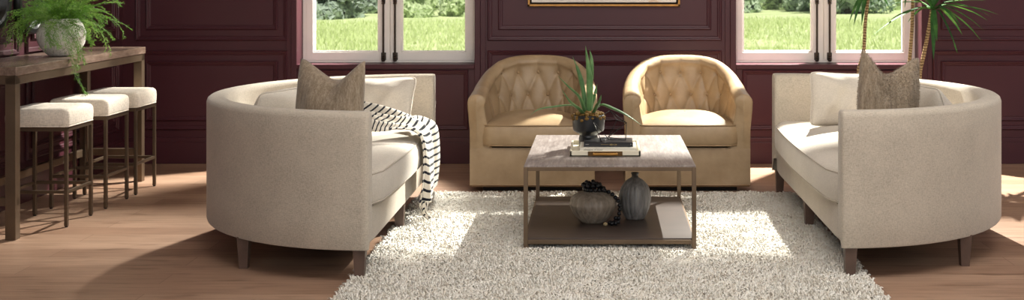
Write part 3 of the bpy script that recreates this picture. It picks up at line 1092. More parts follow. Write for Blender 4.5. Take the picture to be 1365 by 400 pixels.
# ------------------------------------------------------------------ shag rug
RX0, RX1, RY0, RY1 = -1.20, 1.30, 4.6, 8.28
def rug_mat(name, tuft):
    t = NT(name)
    v = t.coord()
    a = t.noise(t.coord((16, 60, 16)), 1.0, 3, 0.6)
    b = t.noise(v, 70.0, 2, 0.6)
    f = t.math('ADD', t.math('MULTIPLY', a, 0.55), t.math('MULTIPLY', b, 0.45))
    t.base(t.ramp(f, [(0.28, lin((138, 120, 98))), (0.41, lin((222, 213, 198))), (0.52, lin((240, 236, 226))), (0.75, lin((246, 243, 236)))]))
    return t.set(0.95, 0, 0.1, 0.2)
M['rug'] = rug_mat('cream_wool_pile', True)
rug = thing('shag_rug', 'large cream shag rug on the oak floor under the coffee table and sofas', 'rug', ((RX0 + RX1) / 2, (RY0 + RY1) / 2, 0.0))
rw, rl = (RX1 - RX0) / 2, (RY1 - RY0) / 2
MB().box((-rw + 0.02, -rl + 0.02, 0.0005), (rw - 0.02, rl - 0.02, 0.012), 0.003).build('backing', M['rug'], rug)
def tufts(n):
    """bent yarn loops: each a 3-sided tapered strand of 3 segments"""
    rs = np.random.default_rng(11)
    # rows across the rug
    x = (rs.random(n) * 2 - 1) * (rw - 0.01)
    rown = 150
    yr = (rs.integers(0, rown, n) + 0.5) / rown * 2 - 1
    y = yr * (rl - 0.01) + rs.normal(size=n) * 0.004
    ang = rs.random(n) * 2 * PI
    lean = 0.012 + 0.020 * rs.random(n)
    clump = np.sin(x * 9 + 2 * np.sin(y * 7)) * np.sin(y * 11 + 1.3 * np.sin(x * 6))
    ang = ang * 0.55 + clump * 1.6
    h = 0.018 + 0.014 * rs.random(n) + 0.004 * clump
    dx, dy = np.cos(ang) * lean, np.sin(ang) * lean
    rad = 0.0040 + 0.0018 * rs.random(n)
    lev = [(0.0, 0.0, 1.0), (0.25, 0.62, 1.15), (0.62, 1.0, 1.0), (1.0, 0.86, 0.45)]
    V = np.zeros((n, 4, 3, 3))
    for i, (a, b, r) in enumerate(lev):
        for k in range(3):
            th = 2 * PI * k / 3 + ang
            V[:, i, k, 0] = x + dx * a + rad * r * np.cos(th)
            V[:, i, k, 1] = y + dy * a + rad * r * np.sin(th)
            V[:, i, k, 2] = 0.004 + h * b + (rad * r * 0.6 * np.sin(2 * PI * k / 3) if i else 0)
    base = np.arange(n)[:, None, None] * 12
    q = []
    for i in range(3):
        for k in range(3):
            k2 = (k + 1) % 3
            q.append([i * 3 + k, i * 3 + k2, (i + 1) * 3 + k2, (i + 1) * 3 + k])
    q = np.array(q)[None] + base
    return V.reshape(-1, 3), q.reshape(-1, 4)
def quad_object(name, V, Q, mat, parent=None, smooth=True):
    me = bpy.data.meshes.new(name)
    me.vertices.add(len(V))
    me.vertices.foreach_set('co', np.asarray(V, dtype=np.float32).ravel())
    me.loops.add(Q.size)
    me.loops.foreach_set('vertex_index', np.asarray(Q, dtype=np.int32).ravel())
    me.polygons.add(len(Q))
    me.polygons.foreach_set('loop_start', np.arange(0, Q.size, 4, dtype=np.int32))
    if smooth:
        me.polygons.foreach_set('use_smooth', np.ones(len(Q), dtype=bool))
    me.materials.append(mat)
    me.update(calc_edges=True)
    o = bpy.data.objects.new(name, me)
    COL.objects.link(o)
    if parent is not None:
        o.parent = parent
    return o
V, Q = tufts(70000)
pile = quad_object('wool_pile', V, Q, M['rug'], rug)
pile['kind'] = 'stuff'

# ------------------------------------------------------------------ tray, books, ornament
M['tray'] = simple('cream_lacquer', (214, 206, 184), 0.35, 0, 0.03)
M['brass'] = simple('aged_brass', (170, 126, 66), 0.35, 0.85, 0.2, 30)
M['brass_dark'] = simple('dark_brass_plate', (96, 70, 36), 0.4, 0.6, 0.2, 20)
M['paper'] = simple('book_paper', (224, 218, 206), 0.7, 0, 0.04, 30)
M['book_black'] = simple('black_book_cloth', (26, 26, 30), 0.3, 0, 0.1)
M['book_white'] = simple('white_book_cover', (218, 212, 198), 0.35, 0, 0.03)
M['gold_foil'] = simple('gold_foil_print', (150, 130, 84), 0.4, 0.5)
M['grey_print'] = simple('grey_print', (150, 150, 148), 0.5)
M['black_print'] = simple('black_print', (40, 36, 32), 0.5)
TT = 0.465
tray = thing('serving_tray', 'cream lacquer serving tray with brass handle on the coffee table', 'tray', (0.028, 7.09, TT))
tw, tl = 0.197, 0.228
m = MB().box((-tw, -tl, 0.0005), (tw, tl, 0.010), 0.002)
for lo, hi in (((-tw, -tl, 0.0005), (tw, -tl + 0.012, 0.033)), ((-tw, tl - 0.012, 0.0005), (tw, tl, 0.033)), ((-tw, -tl, 0.0005), (-tw + 0.012, tl, 0.033)), ((tw - 0.012, -tl, 0.0005), (tw, tl, 0.033))):
    m.box(lo, hi, 0.002)
m.build('tray_body', M['tray'], tray)
for sgn in (-1, 1):
    y = sgn * tl
    hp = MB().box((-0.096, min(y, y + sgn * 0.004), 0.004), (0.096, max(y, y + sgn * 0.004), 0.030), 0.001).build('handle_plate', M['brass_dark'], tray)
    h = MB().tube([(-0.064, y + sgn * 0.002, 0.02), (-0.064, y + sgn * 0.020, 0.02)], 0.004, 8).tube([(0.064, y + sgn * 0.002, 0.02), (0.064, y + sgn * 0.020, 0.02)], 0.004, 8)
    h.box((-0.07, y + sgn * 0.020 - 0.005, 0.011), (0.07, y + sgn * 0.020 + 0.005, 0.023), 0.003)
    h.build('handle', M['brass'], hp)

def text(parent, s, size, loc, mat, name, xs=1.0, shear=0.0):
    c = bpy.data.curves.new(name, 'FONT')
    c.body = s
    c.size = size
    c.align_x = 'LEFT'
    c.align_y = 'CENTER'
    c.extrude = 0.0002
    c.shear = shear
    c.materials.append(mat)
    tmp = bpy.data.objects.new(name, c)
    me = bpy.data.meshes.new_from_object(tmp)
    bpy.data.objects.remove(tmp)
    o = bpy.data.objects.new(name, me)
    COL.objects.link(o)
    o.parent = parent
    o.location = loc
    o.rotation_euler = (PI / 2, 0, 0)
    o.scale = (xs, 1, 1)
    return o
def book(label, loc, w_, dp, th, mat):
    t = thing('book', label, 'book', loc, 0, 'books in the tray')
    MB().box((-w_ / 2 + 0.004, 0.003, 0.003), (w_ / 2 - 0.004, dp - 0.005, th - 0.003)).build('pages', M['paper'], t)
    m = MB().box((-w_ / 2, 0, 0), (w_ / 2, dp, 0.003), 0.0008).box((-w_ / 2, 0, th - 0.003), (w_ / 2, dp, th), 0.0008).box((-w_ / 2, 0, 0), (w_ / 2, 0.004, th), 0.0012)
    m.build('cover', mat, t)
    return t
bz = TT + 0.0105
b1 = book('large white book lying at the bottom of the tray', (0.045, 6.885, bz), 0.318, 0.27, 0.034, M['book_white'])
text(b1, 'elements of music', 0.0145, (-0.137, -0.0005, 0.0245), M['black_print'], 'title_lettering', 1.0, 0.2)
b2 = book('black book with gold spine print lying on the white book', (0.046, 6.935, bz + 0.0345), 0.276, 0.205, 0.025, M['book_black'])
m = MB()
for k, (x, w_, h_) in enumerate(((0.008, 0.006, 0.008), (0.016, 0.005, 0.010), (0.024, 0.004, 0.008), (0.036, 0.003, 0.010), (0.042, 0.005, 0.006))):
    m.box((x, -0.0008, 0.0125 - h_ / 2), (x + w_, 0.0005, 0.0125 + h_ / 2))
m.box((-0.042, -0.0008, 0.0127), (0.002, 0.0005, 0.0143))
m.build('gold_lettering', M['gold_foil'], b2)
MB().box((-0.129, -0.0008, 0.0125), (-0.109, 0.0005, 0.0145)).build('author_lettering', M['grey_print'], b2)
m = MB().box((0.124, -0.0008, 0.009), (0.1255, 0.0005, 0.018)).box((0.124, -0.0008, 0.0165), (0.13, 0.0005, 0.018)).box((0.124, -0.0008, 0.0125), (0.13, 0.0005, 0.014))
m.build('grey_lettering', M['grey_print'], b2)

M['wire'] = simple('black_wire', (28, 26, 26), 0.35, 0.6)
bt = bz + 0.0345 + 0.0252
orn = thing('wire_ornament', 'open geometric black wire ornament standing on the books beside the aloe pot', 'ornament', (0.03, 7.04, bt))
def o_at(x, y, d):
    p = px(x, y, d)
    return (p.x - 0.03, p.y - 7.04, p.z - bt)
vv = {'B': o_at(834, 187.6, 7.02), 'E': o_at(811.6, 187.4, 7.03), 'F': o_at(801.6, 189.6, 6.96), 'D': o_at(811, 179.0, 7.13),
      'A': o_at(835, 163.6, 7.05), 'C': o_at(822.5, 159.6, 7.14), 'T': o_at(813, 147.5, 7.09), 'G': o_at(790, 161, 7.04), 'H': o_at(800, 183.5, 7.10)}
for k in ('B', 'E', 'F', 'H', 'D'):
    x, y, z = vv[k]
    vv[k] = (x, y, 0.004)
m = MB()
for a, b in ('AB', 'BE', 'EF', 'BD', 'AT', 'AD', 'CD', 'TC', 'TG', 'GF', 'GE', 'DH', 'FH', 'AC', 'GH', 'DE'):
    m.tube([vv[a], vv[b]], 0.0021, 6)
for k in vv:
    m.sphere(vv[k], 0.0035, 8, 6)
m.build('wire_frame', M['wire'], orn, smooth=True)

# ------------------------------------------------------------------ potted aloe
def gloss_mat(name, c, rough=0.12, coat=0.3):
    t = NT(name)
    v = t.coord()
    cc = lin(c)
    t.base(t.ramp(t.noise(v, 12, 3), [(0.3, tuple(x * 0.85 for x in cc[:3]) + (1,)), (0.7, cc)]))
    return t.set(rough, 0, 0.5, None, coat)
M['black_ceramic'] = gloss_mat('black_ceramic', (26, 28, 32), 0.38, 0.05)
M['moss'] = simple('brown_green_moss', (112, 84, 34), 0.95, 0, 0.4, 40, 0.6, 90)
M['aloe'] = leaf_mat('aloe_leaf', (62, 96, 58), (88, 126, 76), (124, 156, 104), 0.12, 0.35)
AX, AY = -0.068, 7.225
az = TT + 0.0105
aloe = thing('potted_aloe', 'spiky green aloe in a glossy black footed pot, in the tray', 'plant', (AX, AY, az))
MB().lathe([(0.0, 0.001), (0.056, 0.001), (0.058, 0.006), (0.056, 0.05), (0.052, 0.066), (0.056, 0.072), (0.088, 0.092), (0.092, 0.10), (0.0935, 0.14), (0.0935, 0.182), (0.089, 0.184), (0.086, 0.178), (0.084, 0.165), (0.0, 0.165)], (0, 0, 0), 48).build('pot', M['black_ceramic'], aloe, smooth=True, auto=40)
rs = random.Random(4)
m = MB()
for k in range(230):
    a, r = rs.random() * 2 * PI, 0.09 * math.sqrt(rs.random())
    z = 0.172 + 0.02 * (1 - (r / 0.095) ** 2) + rs.random() * 0.012
    if r > 0.078:
        z -= rs.random() * 0.02
        r *= 1.05
    m.sphere((r * math.cos(a), r * math.sin(a), z), 0.006 + 0.007 * rs.random(), 6, 4, (1, 1, 0.8))
m.build('moss', M['moss'], aloe, smooth=False)
def aloe_leaf(m, pts, w0, th0=0.45):
    n = 18
    c = bez(pts, n)
    rows = []
    for i in range(n):
        t = (c[min(i + 1, n - 1)] - c[max(i - 1, 0)]).normalized()
        f = i / (n - 1)
        wd = w0 * (0.75 + 0.5 * f) * (1 - f ** 2.2) + 0.0006 if f < 0.4 else w0 * 0.95 * (1 - ((f - 0.4) / 0.6) ** 1.5) + 0.0006
        outw = Vector((c[-1].x - c[0].x, c[-1].y - c[0].y, 0))
        if outw.length < 1e-3:
            outw = Vector((0, -1, 0))
        side = t.cross(Vector((0, 0, 1)) if abs(t.z) < 0.9 else Vector((0, 1, 0))).normalized()
        nn = side.cross(t).normalized()
        rows.append([c[i] + side * (wd * math.cos(a)) + nn * (wd * th0 * math.sin(a) - (wd * 0.35 * math.cos(a) ** 2 * -1)) for a in [2 * PI * k / 10 for k in range(10)]])
    m.grid(rows, False, True)
def al(x, y, d):
    p = px(x, y, d)
    return Vector((p.x - AX, p.y - AY, p.z - az))
L0 = Vector((0, 0, 0.175))
m = MB()
leaves = [([L0 + Vector((0.0, -0.01, 0)), al(786, 110, 7.2), al(780.5, 61, 7.19)], 0.021),
          ([L0 + Vector((0.012, 0.0, 0)), al(787.5, 110, 7.24), al(788.5, 82, 7.24), al(786, 66, 7.25)], 0.016),
          ([L0 + Vector((-0.012, 0.0, 0)), al(777, 118, 7.26), al(771, 95, 7.27), al(763, 75, 7.29)], 0.015),
          ([L0 + Vector((-0.015, -0.015, 0)), al(772, 130, 7.15), al(757, 115, 7.12), al(743.5, 101, 7.10)], 0.014),
          ([L0 + Vector((-0.02, -0.02, 0)), al(772, 146, 7.12), al(760, 136, 7.06), al(748.5, 119, 7.03)], 0.015),
          ([L0 + Vector((-0.02, 0.01, 0)), al(765, 141, 7.22), al(738, 142.5, 7.18), al(718, 146, 7.15), al(706, 154, 7.13)], 0.011),
          ([L0 + Vector((0.02, -0.02, 0)), al(795, 143, 7.14), al(799, 136, 7.1), al(801.5, 126.5, 7.09)], 0.013),
          ([L0 + Vector((0.02, 0.0, 0)), al(800, 140, 7.2), al(817, 145, 7.15), al(836, 154, 7.10), al(856, 167.5, 7.07)], 0.016),
          ([L0 + Vector((0.0, 0.03, 0)), al(792, 130, 7.33), al(796, 112, 7.36)], 0.013)]
for p, wd in leaves:
    aloe_leaf(m, p, wd)
m.build('leaves', M['aloe'], aloe, smooth=True)

# ------------------------------------------------------------------ vases and beads on the shelf
ZSH = 0.079
def vase_mat(name, a, b, c, along):
    t = NT(name)
    h = t.noise(t.coord(along), 3.0, 5, 0.6)
    t.base(t.ramp(h, [(0.3, lin(a)), (0.5, lin(b)), (0.7, lin(c))]))
    t.bump(t.noise(t.coord(), 90, 3), 0.15, 0.003)
    return t.set(0.42, 0, 0.4)
M['vase_brown'] = vase_mat('ribbed_stoneware_brown', (116, 104, 92), (148, 136, 122), (172, 160, 146), (14, 14, 2))
M['vase_grey'] = vase_mat('ribbed_stoneware_grey', (92, 90, 88), (128, 126, 124), (160, 158, 156), (12, 12, 1.5))
V1 = Vector((-0.040, 6.99, ZSH))
v1 = thing('ribbed_vase', 'squat round ribbed taupe vase on the table shelf with black beads on it', 'vase', V1, 0, 'ribbed vases on the table shelf')
def vprof(pts, n):
    return [(p.x, p.z) for p in bez([(r, 0, z) for r, z in pts], n)]
MB().lathe([(0.0, 0.0005)] + vprof([(0.066, 0.0008), (0.078, 0.01), (0.108, 0.045), (0.130, 0.088), (0.133, 0.112), (0.120, 0.142), (0.088, 0.165), (0.055, 0.176)], 36) + [(0.048, 0.176), (0.046, 0.165), (0.0, 0.14)], (0, 0, 0), 144, 24, 0.03).build('vase_body', M['vase_brown'], v1, smooth=True)
V2 = Vector((0.1995, 7.09, ZSH))
v2 = thing('ribbed_vase', 'tall grey ribbed bottle vase with narrow dark neck on the table shelf', 'vase', V2, 0, 'ribbed vases on the table shelf')
MB().lathe([(0.0, 0.0005)] + vprof([(0.052, 0.0008), (0.060, 0.01), (0.080, 0.056), (0.091, 0.107), (0.090, 0.144), (0.077, 0.186), (0.050, 0.217), (0.026, 0.2335)], 40) + [(0.019, 0.238)], (0, 0, 0), 133, 19, 0.06).build('vase_body', M['vase_grey'], v2, smooth=True)
MB().lathe([(0.0215, 0.2335), (0.0185, 0.242), (0.0195, 0.253), (0.0235, 0.260), (0.0235, 0.263), (0.018, 0.262), (0.0145, 0.248), (0.0, 0.21)], (0, 0, 0), 32).build('vase_neck', simple('dark_bronze_glaze', (62, 58, 54), 0.4), v2, smooth=True)

M['bead'] = simple('black_wood_bead', (18, 19, 24), 0.38, 0, 0.2)
gar = thing('bead_garland', 'strand of black wooden beads draped over the squat ribbed vase', 'bead garland', (V1.x, V1.y, V1.z))
path = []
for k in range(15):
    a = -0.6 + 2 * PI * k / 15
    path.append((0.056 * math.cos(a) + 0.006, 0.056 * math.sin(a), 0.188))
for k in range(12):
    a = 0.3 + 2 * PI * k / 11.0
    path.append((0.048 * math.cos(a) + 0.012 - 0.02, 0.048 * math.sin(a), 0.210))
for k in range(6):
    a = 2 * PI * k / 6
    path.append((0.024 * math.cos(a) - 0.012, 0.024 * math.sin(a) - 0.012, 0.226 if k % 2 else 0.219))
strand = bez([(0.066, -0.022, 0.180), (0.098, -0.030, 0.170), (0.124, -0.036, 0.146), (0.145, -0.038, 0.118), (0.150, -0.046, 0.085), (0.146, -0.056, 0.052), (0.142, -0.068, 0.020), (0.136, -0.088, 0.0122), (0.110, -0.105, 0.0122), (0.085, -0.112, 0.0122)], 200)
acc, last = 0.0, strand[0]
path.append(tuple(strand[0]))
for p in strand[1:]:
    if (p - Vector(path[-1])).length >= 0.0235:
        path.append(tuple(p))
path.append((0.118, -0.075, 0.0122)); path.append((0.095, -0.084, 0.0122)); path.append((0.128, -0.058, 0.033))
for p in path:
    MB().sphere(p, 0.0122, 14, 10).build('bead', M['bead'], gar, smooth=True)
e = Vector(strand[-1])
MB().sphere((e.x - 0.016, e.y - 0.004, 0.010), 0.0095, 10, 8, (1.3, 1, 1)).build('tassel_knot', simple('jute_knot', (190, 170, 130), 0.9), gar, smooth=True)

# ------------------------------------------------------------------ striped throw
def throw_mat():
    t = NT('striped_cotton')
    uv = t.n('ShaderNodeUVMap')
    uv.uv_map = 'UVMap'
    sp = t.n('ShaderNodeSeparateXYZ')
    t.l(uv.outputs[0], sp.inputs[0])
    nz = t.noise(t.coord(), 30, 2)
    y = t.math('ADD', sp.outputs[1], t.math('MULTIPLY', t.math('SUBTRACT', nz, 0.5), 0.06))
    fr = t.math('FRACT', y)
    st = t.math('LESS_THAN', fr, 0.31)
    c = t.mix(lin((214, 206, 192)), lin((26, 28, 38)), st)
    t.base(c)
    t.bump(t.noise(t.coord(), 260, 2), 0.3, 0.003)
    return t.set(0.92, 0, 0.15, 0.2)
M['throw'] = throw_mat()
th = thing('throw_blanket', 'black and cream striped throw hanging over the front of the left sofa', 'blanket', (-1.05, 7.5, 0.0))
def throw_strip(ctrl, n, nw, seed, stripe=22.0):
    """ctrl rows: ([points across the cloth], fold depth), from the seat down to the hem (world positions)"""
    m = len(ctrl[0][0])
    cols = [bez([c[0][k] for c in ctrl], n) for k in range(m)]
    D = [c[1] for c in ctrl]
    rs = random.Random(seed)
    p0, p1, p2 = rs.random() * 6, rs.random() * 6, rs.random() * 6
    P = [bez([cols[k][i] for k in range(m)], nw) for i in range(n)]
    rows, uvs, s = [], [], 0.0
    for i in range(n):
        f = i / (n - 1) * (len(ctrl) - 1)
        k = min(int(f), len(ctrl) - 2)
        amp = D[k] + (D[k + 1] - D[k]) * (f - k)
        if i:
            s += (P[i][nw // 2] - P[i - 1][nw // 2]).length
        row, uvr = [], []
        for j in range(nw):
            q = j / (nw - 1)
            td = P[min(i + 1, n - 1)][j] - P[max(i - 1, 0)][j]
            wd = P[i][min(j + 1, nw - 1)] - P[i][max(j - 1, 0)]
            nn = td.cross(wd).normalized()
            off = amp * (math.sin(q * 2 * PI * 2.1 + p0 + 3.2 * s) + 0.55 * math.sin(q * 2 * PI * 4.1 + p1 - 5 * s) + 0.3 * math.sin(q * 2 * PI * 7 + p2))
            row.append(tuple(P[i][j] + nn * off - Vector((-1.05, 7.5, 0))))
            wob = 0.03 * math.sin(q * 6 + p1 + 4 * s) + 0.015 * math.sin(q * 15 + p0)
            uvr.append((q, (s + (wob if s < 0.4 else wob * 0.35)) * stripe))
        rows.append(row)
        uvs.append(uvr)
    return rows, uvs
def throw_part(name, ctrl, n, nw, seed, stripe=22.0):
    rows, uvs = throw_strip(ctrl, n, nw, seed, stripe)
    mb = MB().grid(rows)
    o = mb.build(name, M['throw'], th, smooth=True)
    uvl = o.data.uv_layers.new(name='UVMap')
    flat = [u for r in uvs for u in r]
    for lp in o.data.loops:
        uvl.data[lp.index].uv = flat[lp.vertex_index]
    md = o.modifiers.new('thick', 'SOLIDIFY')
    md.thickness = 0.006
    md.offset = 1.0
    return o
W = Vector
ctrl = [([W((-1.40, 6.84, 0.69)), W((-1.39, 6.92, 0.74)), W((-1.37, 6.98, 0.75)), W((-1.36, 7.02, 0.72))], 0.012),
        ([W((-1.33, 6.90, 0.62)), W((-1.31, 7.00, 0.69)), W((-1.29, 7.10, 0.70)), W((-1.27, 7.22, 0.66))], 0.018),
        ([W((-1.24, 7.00, 0.585)), W((-1.21, 7.14, 0.635)), W((-1.18, 7.28, 0.645)), W((-1.15, 7.46, 0.60))], 0.020),
        ([W((-1.15, 7.10, 0.578)), W((-1.12, 7.24, 0.605)), W((-1.11, 7.42, 0.605)), W((-1.10, 7.62, 0.585))], 0.016),
        ([W((-1.072, 7.18, 0.548)), W((-1.045, 7.26, 0.560)), W((-1.045, 7.46, 0.555)), W((-1.035, 7.68, 0.548))], 0.011),
        ([W((-1.046, 7.21, 0.47)), W((-1.012, 7.27, 0.48)), W((-1.030, 7.50, 0.475)), W((-1.012, 7.68, 0.47))], 0.008),
        ([W((-1.044, 7.22, 0.34)), W((-1.004, 7.28, 0.34)), W((-1.030, 7.52, 0.335)), W((-1.005, 7.66, 0.34))], 0.009),
        ([W((-1.050, 7.22, 0.24)), W((-1.004, 7.28, 0.24)), W((-1.030, 7.52, 0.25)), W((-1.008, 7.64, 0.26))], 0.010),
        ([W((-1.066, 7.23, 0.125)), W((-1.008, 7.29, 0.140)), W((-1.030, 7.50, 0.165)), W((-1.012, 7.62, 0.18))], 0.010)]
throw_part('blanket_cloth', ctrl, 100, 60, 2, 22.0)
ctrl = [([W((-1.060, 7.235, 0.150)), W((-1.035, 7.24, 0.150)), W((-1.01, 7.26, 0.150))], 0.003), ([W((-1.056, 7.25, 0.10)), W((-1.035, 7.25, 0.10)), W((-1.02, 7.26, 0.10))], 0.003),
        ([W((-1.045, 7.26, 0.065)), W((-1.03, 7.26, 0.062)), W((-1.015, 7.27, 0.068))], 0.003), ([W((-1.01, 7.24, 0.044)), W((-1.0, 7.25, 0.044)), W((-0.99, 7.26, 0.05))], 0.002)]
throw_part('blanket_corner', ctrl, 24, 12, 3, 22.0)

# ------------------------------------------------------------------ fern on the console
M['white_pot'] = None
def white_pot():
    t = NT('brushed_white_ceramic')
    v = t.coord((70, 70, 16))
    f = t.noise(v, 1.6, 4, 0.7)
    t.base(t.ramp(f, [(0.36, lin((176, 170, 160))), (0.46, lin((222, 217, 209))), (0.7, lin((234, 230, 224)))]))
    t.bump(f, 0.5, 0.01)
    return t.set(0.6, 0, 0.3)
M['white_pot'] = white_pot()
M['fern'] = leaf_mat('fern_needles', (64, 106, 34), (106, 152, 54), (166, 200, 104), 0.4, 0.5)
M['soil'] = simple('dark_soil', (52, 40, 30), 0.95, 0, 0.3, 50)
FX, FY, FZ = -3.42, 7.86, 0.9625
fern = thing('potted_fern', 'feathery asparagus fern in a round white textured pot on the console', 'plant', (FX, FY, FZ))
MB().lathe([(0.0, 0.001)] + vprof([(0.062, 0.001), (0.085, 0.010), (0.128, 0.060), (0.146, 0.115), (0.144, 0.150), (0.122, 0.205), (0.100, 0.236)], 30) + [(0.092, 0.236), (0.092, 0.21), (0.0, 0.2)], (0, 0, 0), 56).build('pot', M['white_pot'], fern, smooth=True)
MB().lathe([(0.093, 0.212), (0.05, 0.222), (0.0, 0.225)], (0, 0, 0), 24).build('soil', M['soil'], fern, smooth=True)
def fern_mesh():
    rs = random.Random(21)
    tris, stems = [], MB()
    fronds = []
    for k in range(150):
        a = rs.random() * 2 * PI
        el = rs.uniform(0.0, 1.3)
        L = rs.uniform(0.22, 0.50)
        fronds.append((a, el, L, rs.uniform(0.5, 1.6)))
    curves = []
    for (a, el, L, droop) in fronds:
        pts, p = [], Vector((0.05 * math.cos(a) * rs.random(), 0.05 * math.sin(a) * rs.random(), 0.22))
        e = el
        n = 12
        aa = a
        for i in range(n):
            pts.append(p.copy())
            p = p + Vector((math.cos(aa) * math.cos(e), math.sin(aa) * math.cos(e), math.sin(e))) * (L / n)
            e -= droop * 0.13 * (0.5 + i / n)
            aa += rs.uniform(-0.08, 0.08)
            if p.x < -0.27: p.x = -0.27
            if p.x < 0.02: p.y = max(p.y, -0.20 - 0.4 * (p.x + 0.27))
        curves.append(pts)
    # sprays that hang over the front of the pot
    def fp(x, y, d):
        q = px(x, y, d)
        return Vector((q.x - FX, q.y - FY, q.z - FZ))
    for s in ([(84, 26, 7.80), (90, 34, 7.66), (92, 52, 7.60), (97, 72, 7.56), (104, 92, 7.53)],
              [(86, 26, 7.80), (97, 30, 7.66), (103, 46, 7.60), (108, 66, 7.56), (112, 84, 7.53)],
              [(80, 26, 7.80), (82, 36, 7.66), (86, 52, 7.62), (92, 74, 7.58), (100, 100, 7.55), (112, 118, 7.55), (114, 126, 7.55)],
              [(78, 26, 7.80), (74, 36, 7.66), (74, 50, 7.62), (80, 64, 7.58)],
              [(84, 28, 7.80), (94, 40, 7.64), (100, 58, 7.58), (106, 78, 7.56)],
              [(88, 26, 7.80), (112, 40, 7.72), (116, 50, 7.70), (122, 58, 7.68)],
              [(76, 26, 7.80), (66, 34, 7.66), (64, 46, 7.63), (70, 60, 7.60)],
              [(84, 28, 7.8), (110, 12, 7.76), (128, 16, 7.74), (136, 34, 7.73)],
              [(84, 28, 7.8), (120, -6, 7.80), (148, -8, 7.84), (160, 8, 7.86)],
              [(80, 26, 7.8), (60, 10, 7.75), (40, 16, 7.78), (30, 40, 7.80), (28, 60, 7.82)]):
        for rep in range(2):
            curves.append(bez([fp(*q) + Vector((rs.uniform(-.012, .012), rs.uniform(-.01, .01), rs.uniform(-.008, .008))) for q in s], 16))
    for pts in curves:
        stems.tube([tuple(p) for p in pts], 0.0009, 4, False)
        n = len(pts)
        for i in range(2, n):
            seg = (pts[i] - pts[i - 1])
            L = seg.length
            tdir = seg.normalized()
            ref = Vector((0, 0, 1)) if abs(tdir.z) < 0.9 else Vector((1, 0, 0))
            sd = tdir.cross(ref).normalized()
            up = sd.cross(tdir)
            for b in range(3):
                p = pts[i - 1] + seg * ((b + rs.random()) / 3)
                sgn = 1 if (b + i) % 2 else -1
                ln = 0.046 * (1 - 0.55 * i / n) * rs.uniform(0.6, 1.2)
                bd = (tdir * 0.65 + sd * sgn * rs.uniform(0.5, 0.9) + up * rs.uniform(-0.35, 0.35)).normalized()
                bs = bd.cross(up + Vector((0.01, 0, 0))).normalized()
                for q in range(9):
                    c = p + bd * (ln * (q + 0.5) / 9)
                    c.x = max(c.x, -0.30)
                    dr = (bd * 0.8 + bs * rs.uniform(-1.1, 1.1) + up * rs.uniform(-0.9, 0.9)).normalized()
                    l = rs.uniform(0.008, 0.015)
                    sw = dr.cross(Vector((rs.uniform(-1, 1), rs.uniform(-1, 1), rs.uniform(-1, 1)))).normalized() * 0.0012
                    tris.extend([c - sw, c + sw, c + dr * l])
    return stems, np.array([tuple(v) for v in tris])
stems, tr = fern_mesh()
sobj = stems.build('stems', simple('fern_stem', (96, 130, 60), 0.6), fern)
tri_object('foliage', tr, M['fern'], fern)

# ------------------------------------------------------------------ round mirrors on the left wall
def mirror_mat():
    t = NT('mirror_glass')
    t.base((0.85, 0.86, 0.86, 1))
    return t.set(0.03, 1.0)
M['mirror'] = mirror_mat()
M['mirror_frame'] = simple('black_mirror_frame', (14, 14, 16), 0.35, 0.2)
def mirror(label, yc, zc, R):
    t = thing('wall_mirror', label, 'mirror', (XL + 0.012, yc, zc), 0, 'round mirrors on the left wall')
    prof = [(R - 0.045, 0.012), (R - 0.045, 0.040), (R - 0.034, 0.050), (R - 0.008, 0.050), (R, 0.040), (R, 0.0)]
    P = [[(h, r * math.cos(2 * PI * k / 72), r * math.sin(2 * PI * k / 72)) for k in range(72)] for r, h in prof]
    MB().grid(P, False, True).build('frame', M['mirror_frame'], t, smooth=True, auto=40)
    m = MB()
    m.add([(0.014, (R - 0.043) * math.cos(2 * PI * k / 72), (R - 0.043) * math.sin(2 * PI * k / 72)) for k in range(72)], [tuple(range(72))])
    m.add([(0.001, R * math.cos(2 * PI * k / 72), R * math.sin(2 * PI * k / 72)) for k in range(72)], [tuple(range(72))])
    m.build('mirror_glass', M['mirror'], t)
mirror('round black framed mirror on left wall, behind the fern pot', 8.08, 1.305, 0.215)
mirror('round black framed mirror on left wall cut by the photo edge, left of fern', 7.56, 1.345, 0.215)

# ------------------------------------------------------------------ framed picture
pic = thing('framed_picture', 'wide gold framed pale abstract picture on the wall above the armchairs', 'picture', (wx(805), YW, 1.236))
pw, ph_ = 0.595, 0.92
m = MB()
for lo, hi in (((-pw, -0.045, 0), (pw, -0.002, 0.016)), ((-pw, -0.045, ph_ - 0.016), (pw, -0.002, ph_)), ((-pw, -0.045, 0), (-pw + 0.016, -0.002, ph_)), ((pw - 0.016, -0.045, 0), (pw, -0.002, ph_))):
    m.box(lo, hi, 0.002)
m.build('frame', simple('gold_leaf_frame', (176, 128, 70), 0.35, 0.7, 0.15, 20), pic)
MB().box((-pw + 0.012, -0.014, 0.012), (pw - 0.012, -0.003, ph_ - 0.012)).build('backing', M['black'], pic)
def canvas_mat():
    t = NT('abstract_canvas')
    v = t.coord()
    a = t.noise(t.coord((4, 4, 9)), 1.0, 5, 0.65)
    t.base(t.ramp(a, [(0.32, lin((150, 140, 138))), (0.42, lin((222, 214, 206))), (0.55, lin((236, 229, 220))), (0.64, lin((214, 190, 166))), (0.72, lin((232, 226, 220)))]))
    return t.set(0.8)
MB().box((-pw + 0.030, -0.038, 0.030), (pw - 0.030, -0.013, ph_ - 0.030), 0.002).build('canvas', canvas_mat(), pic)

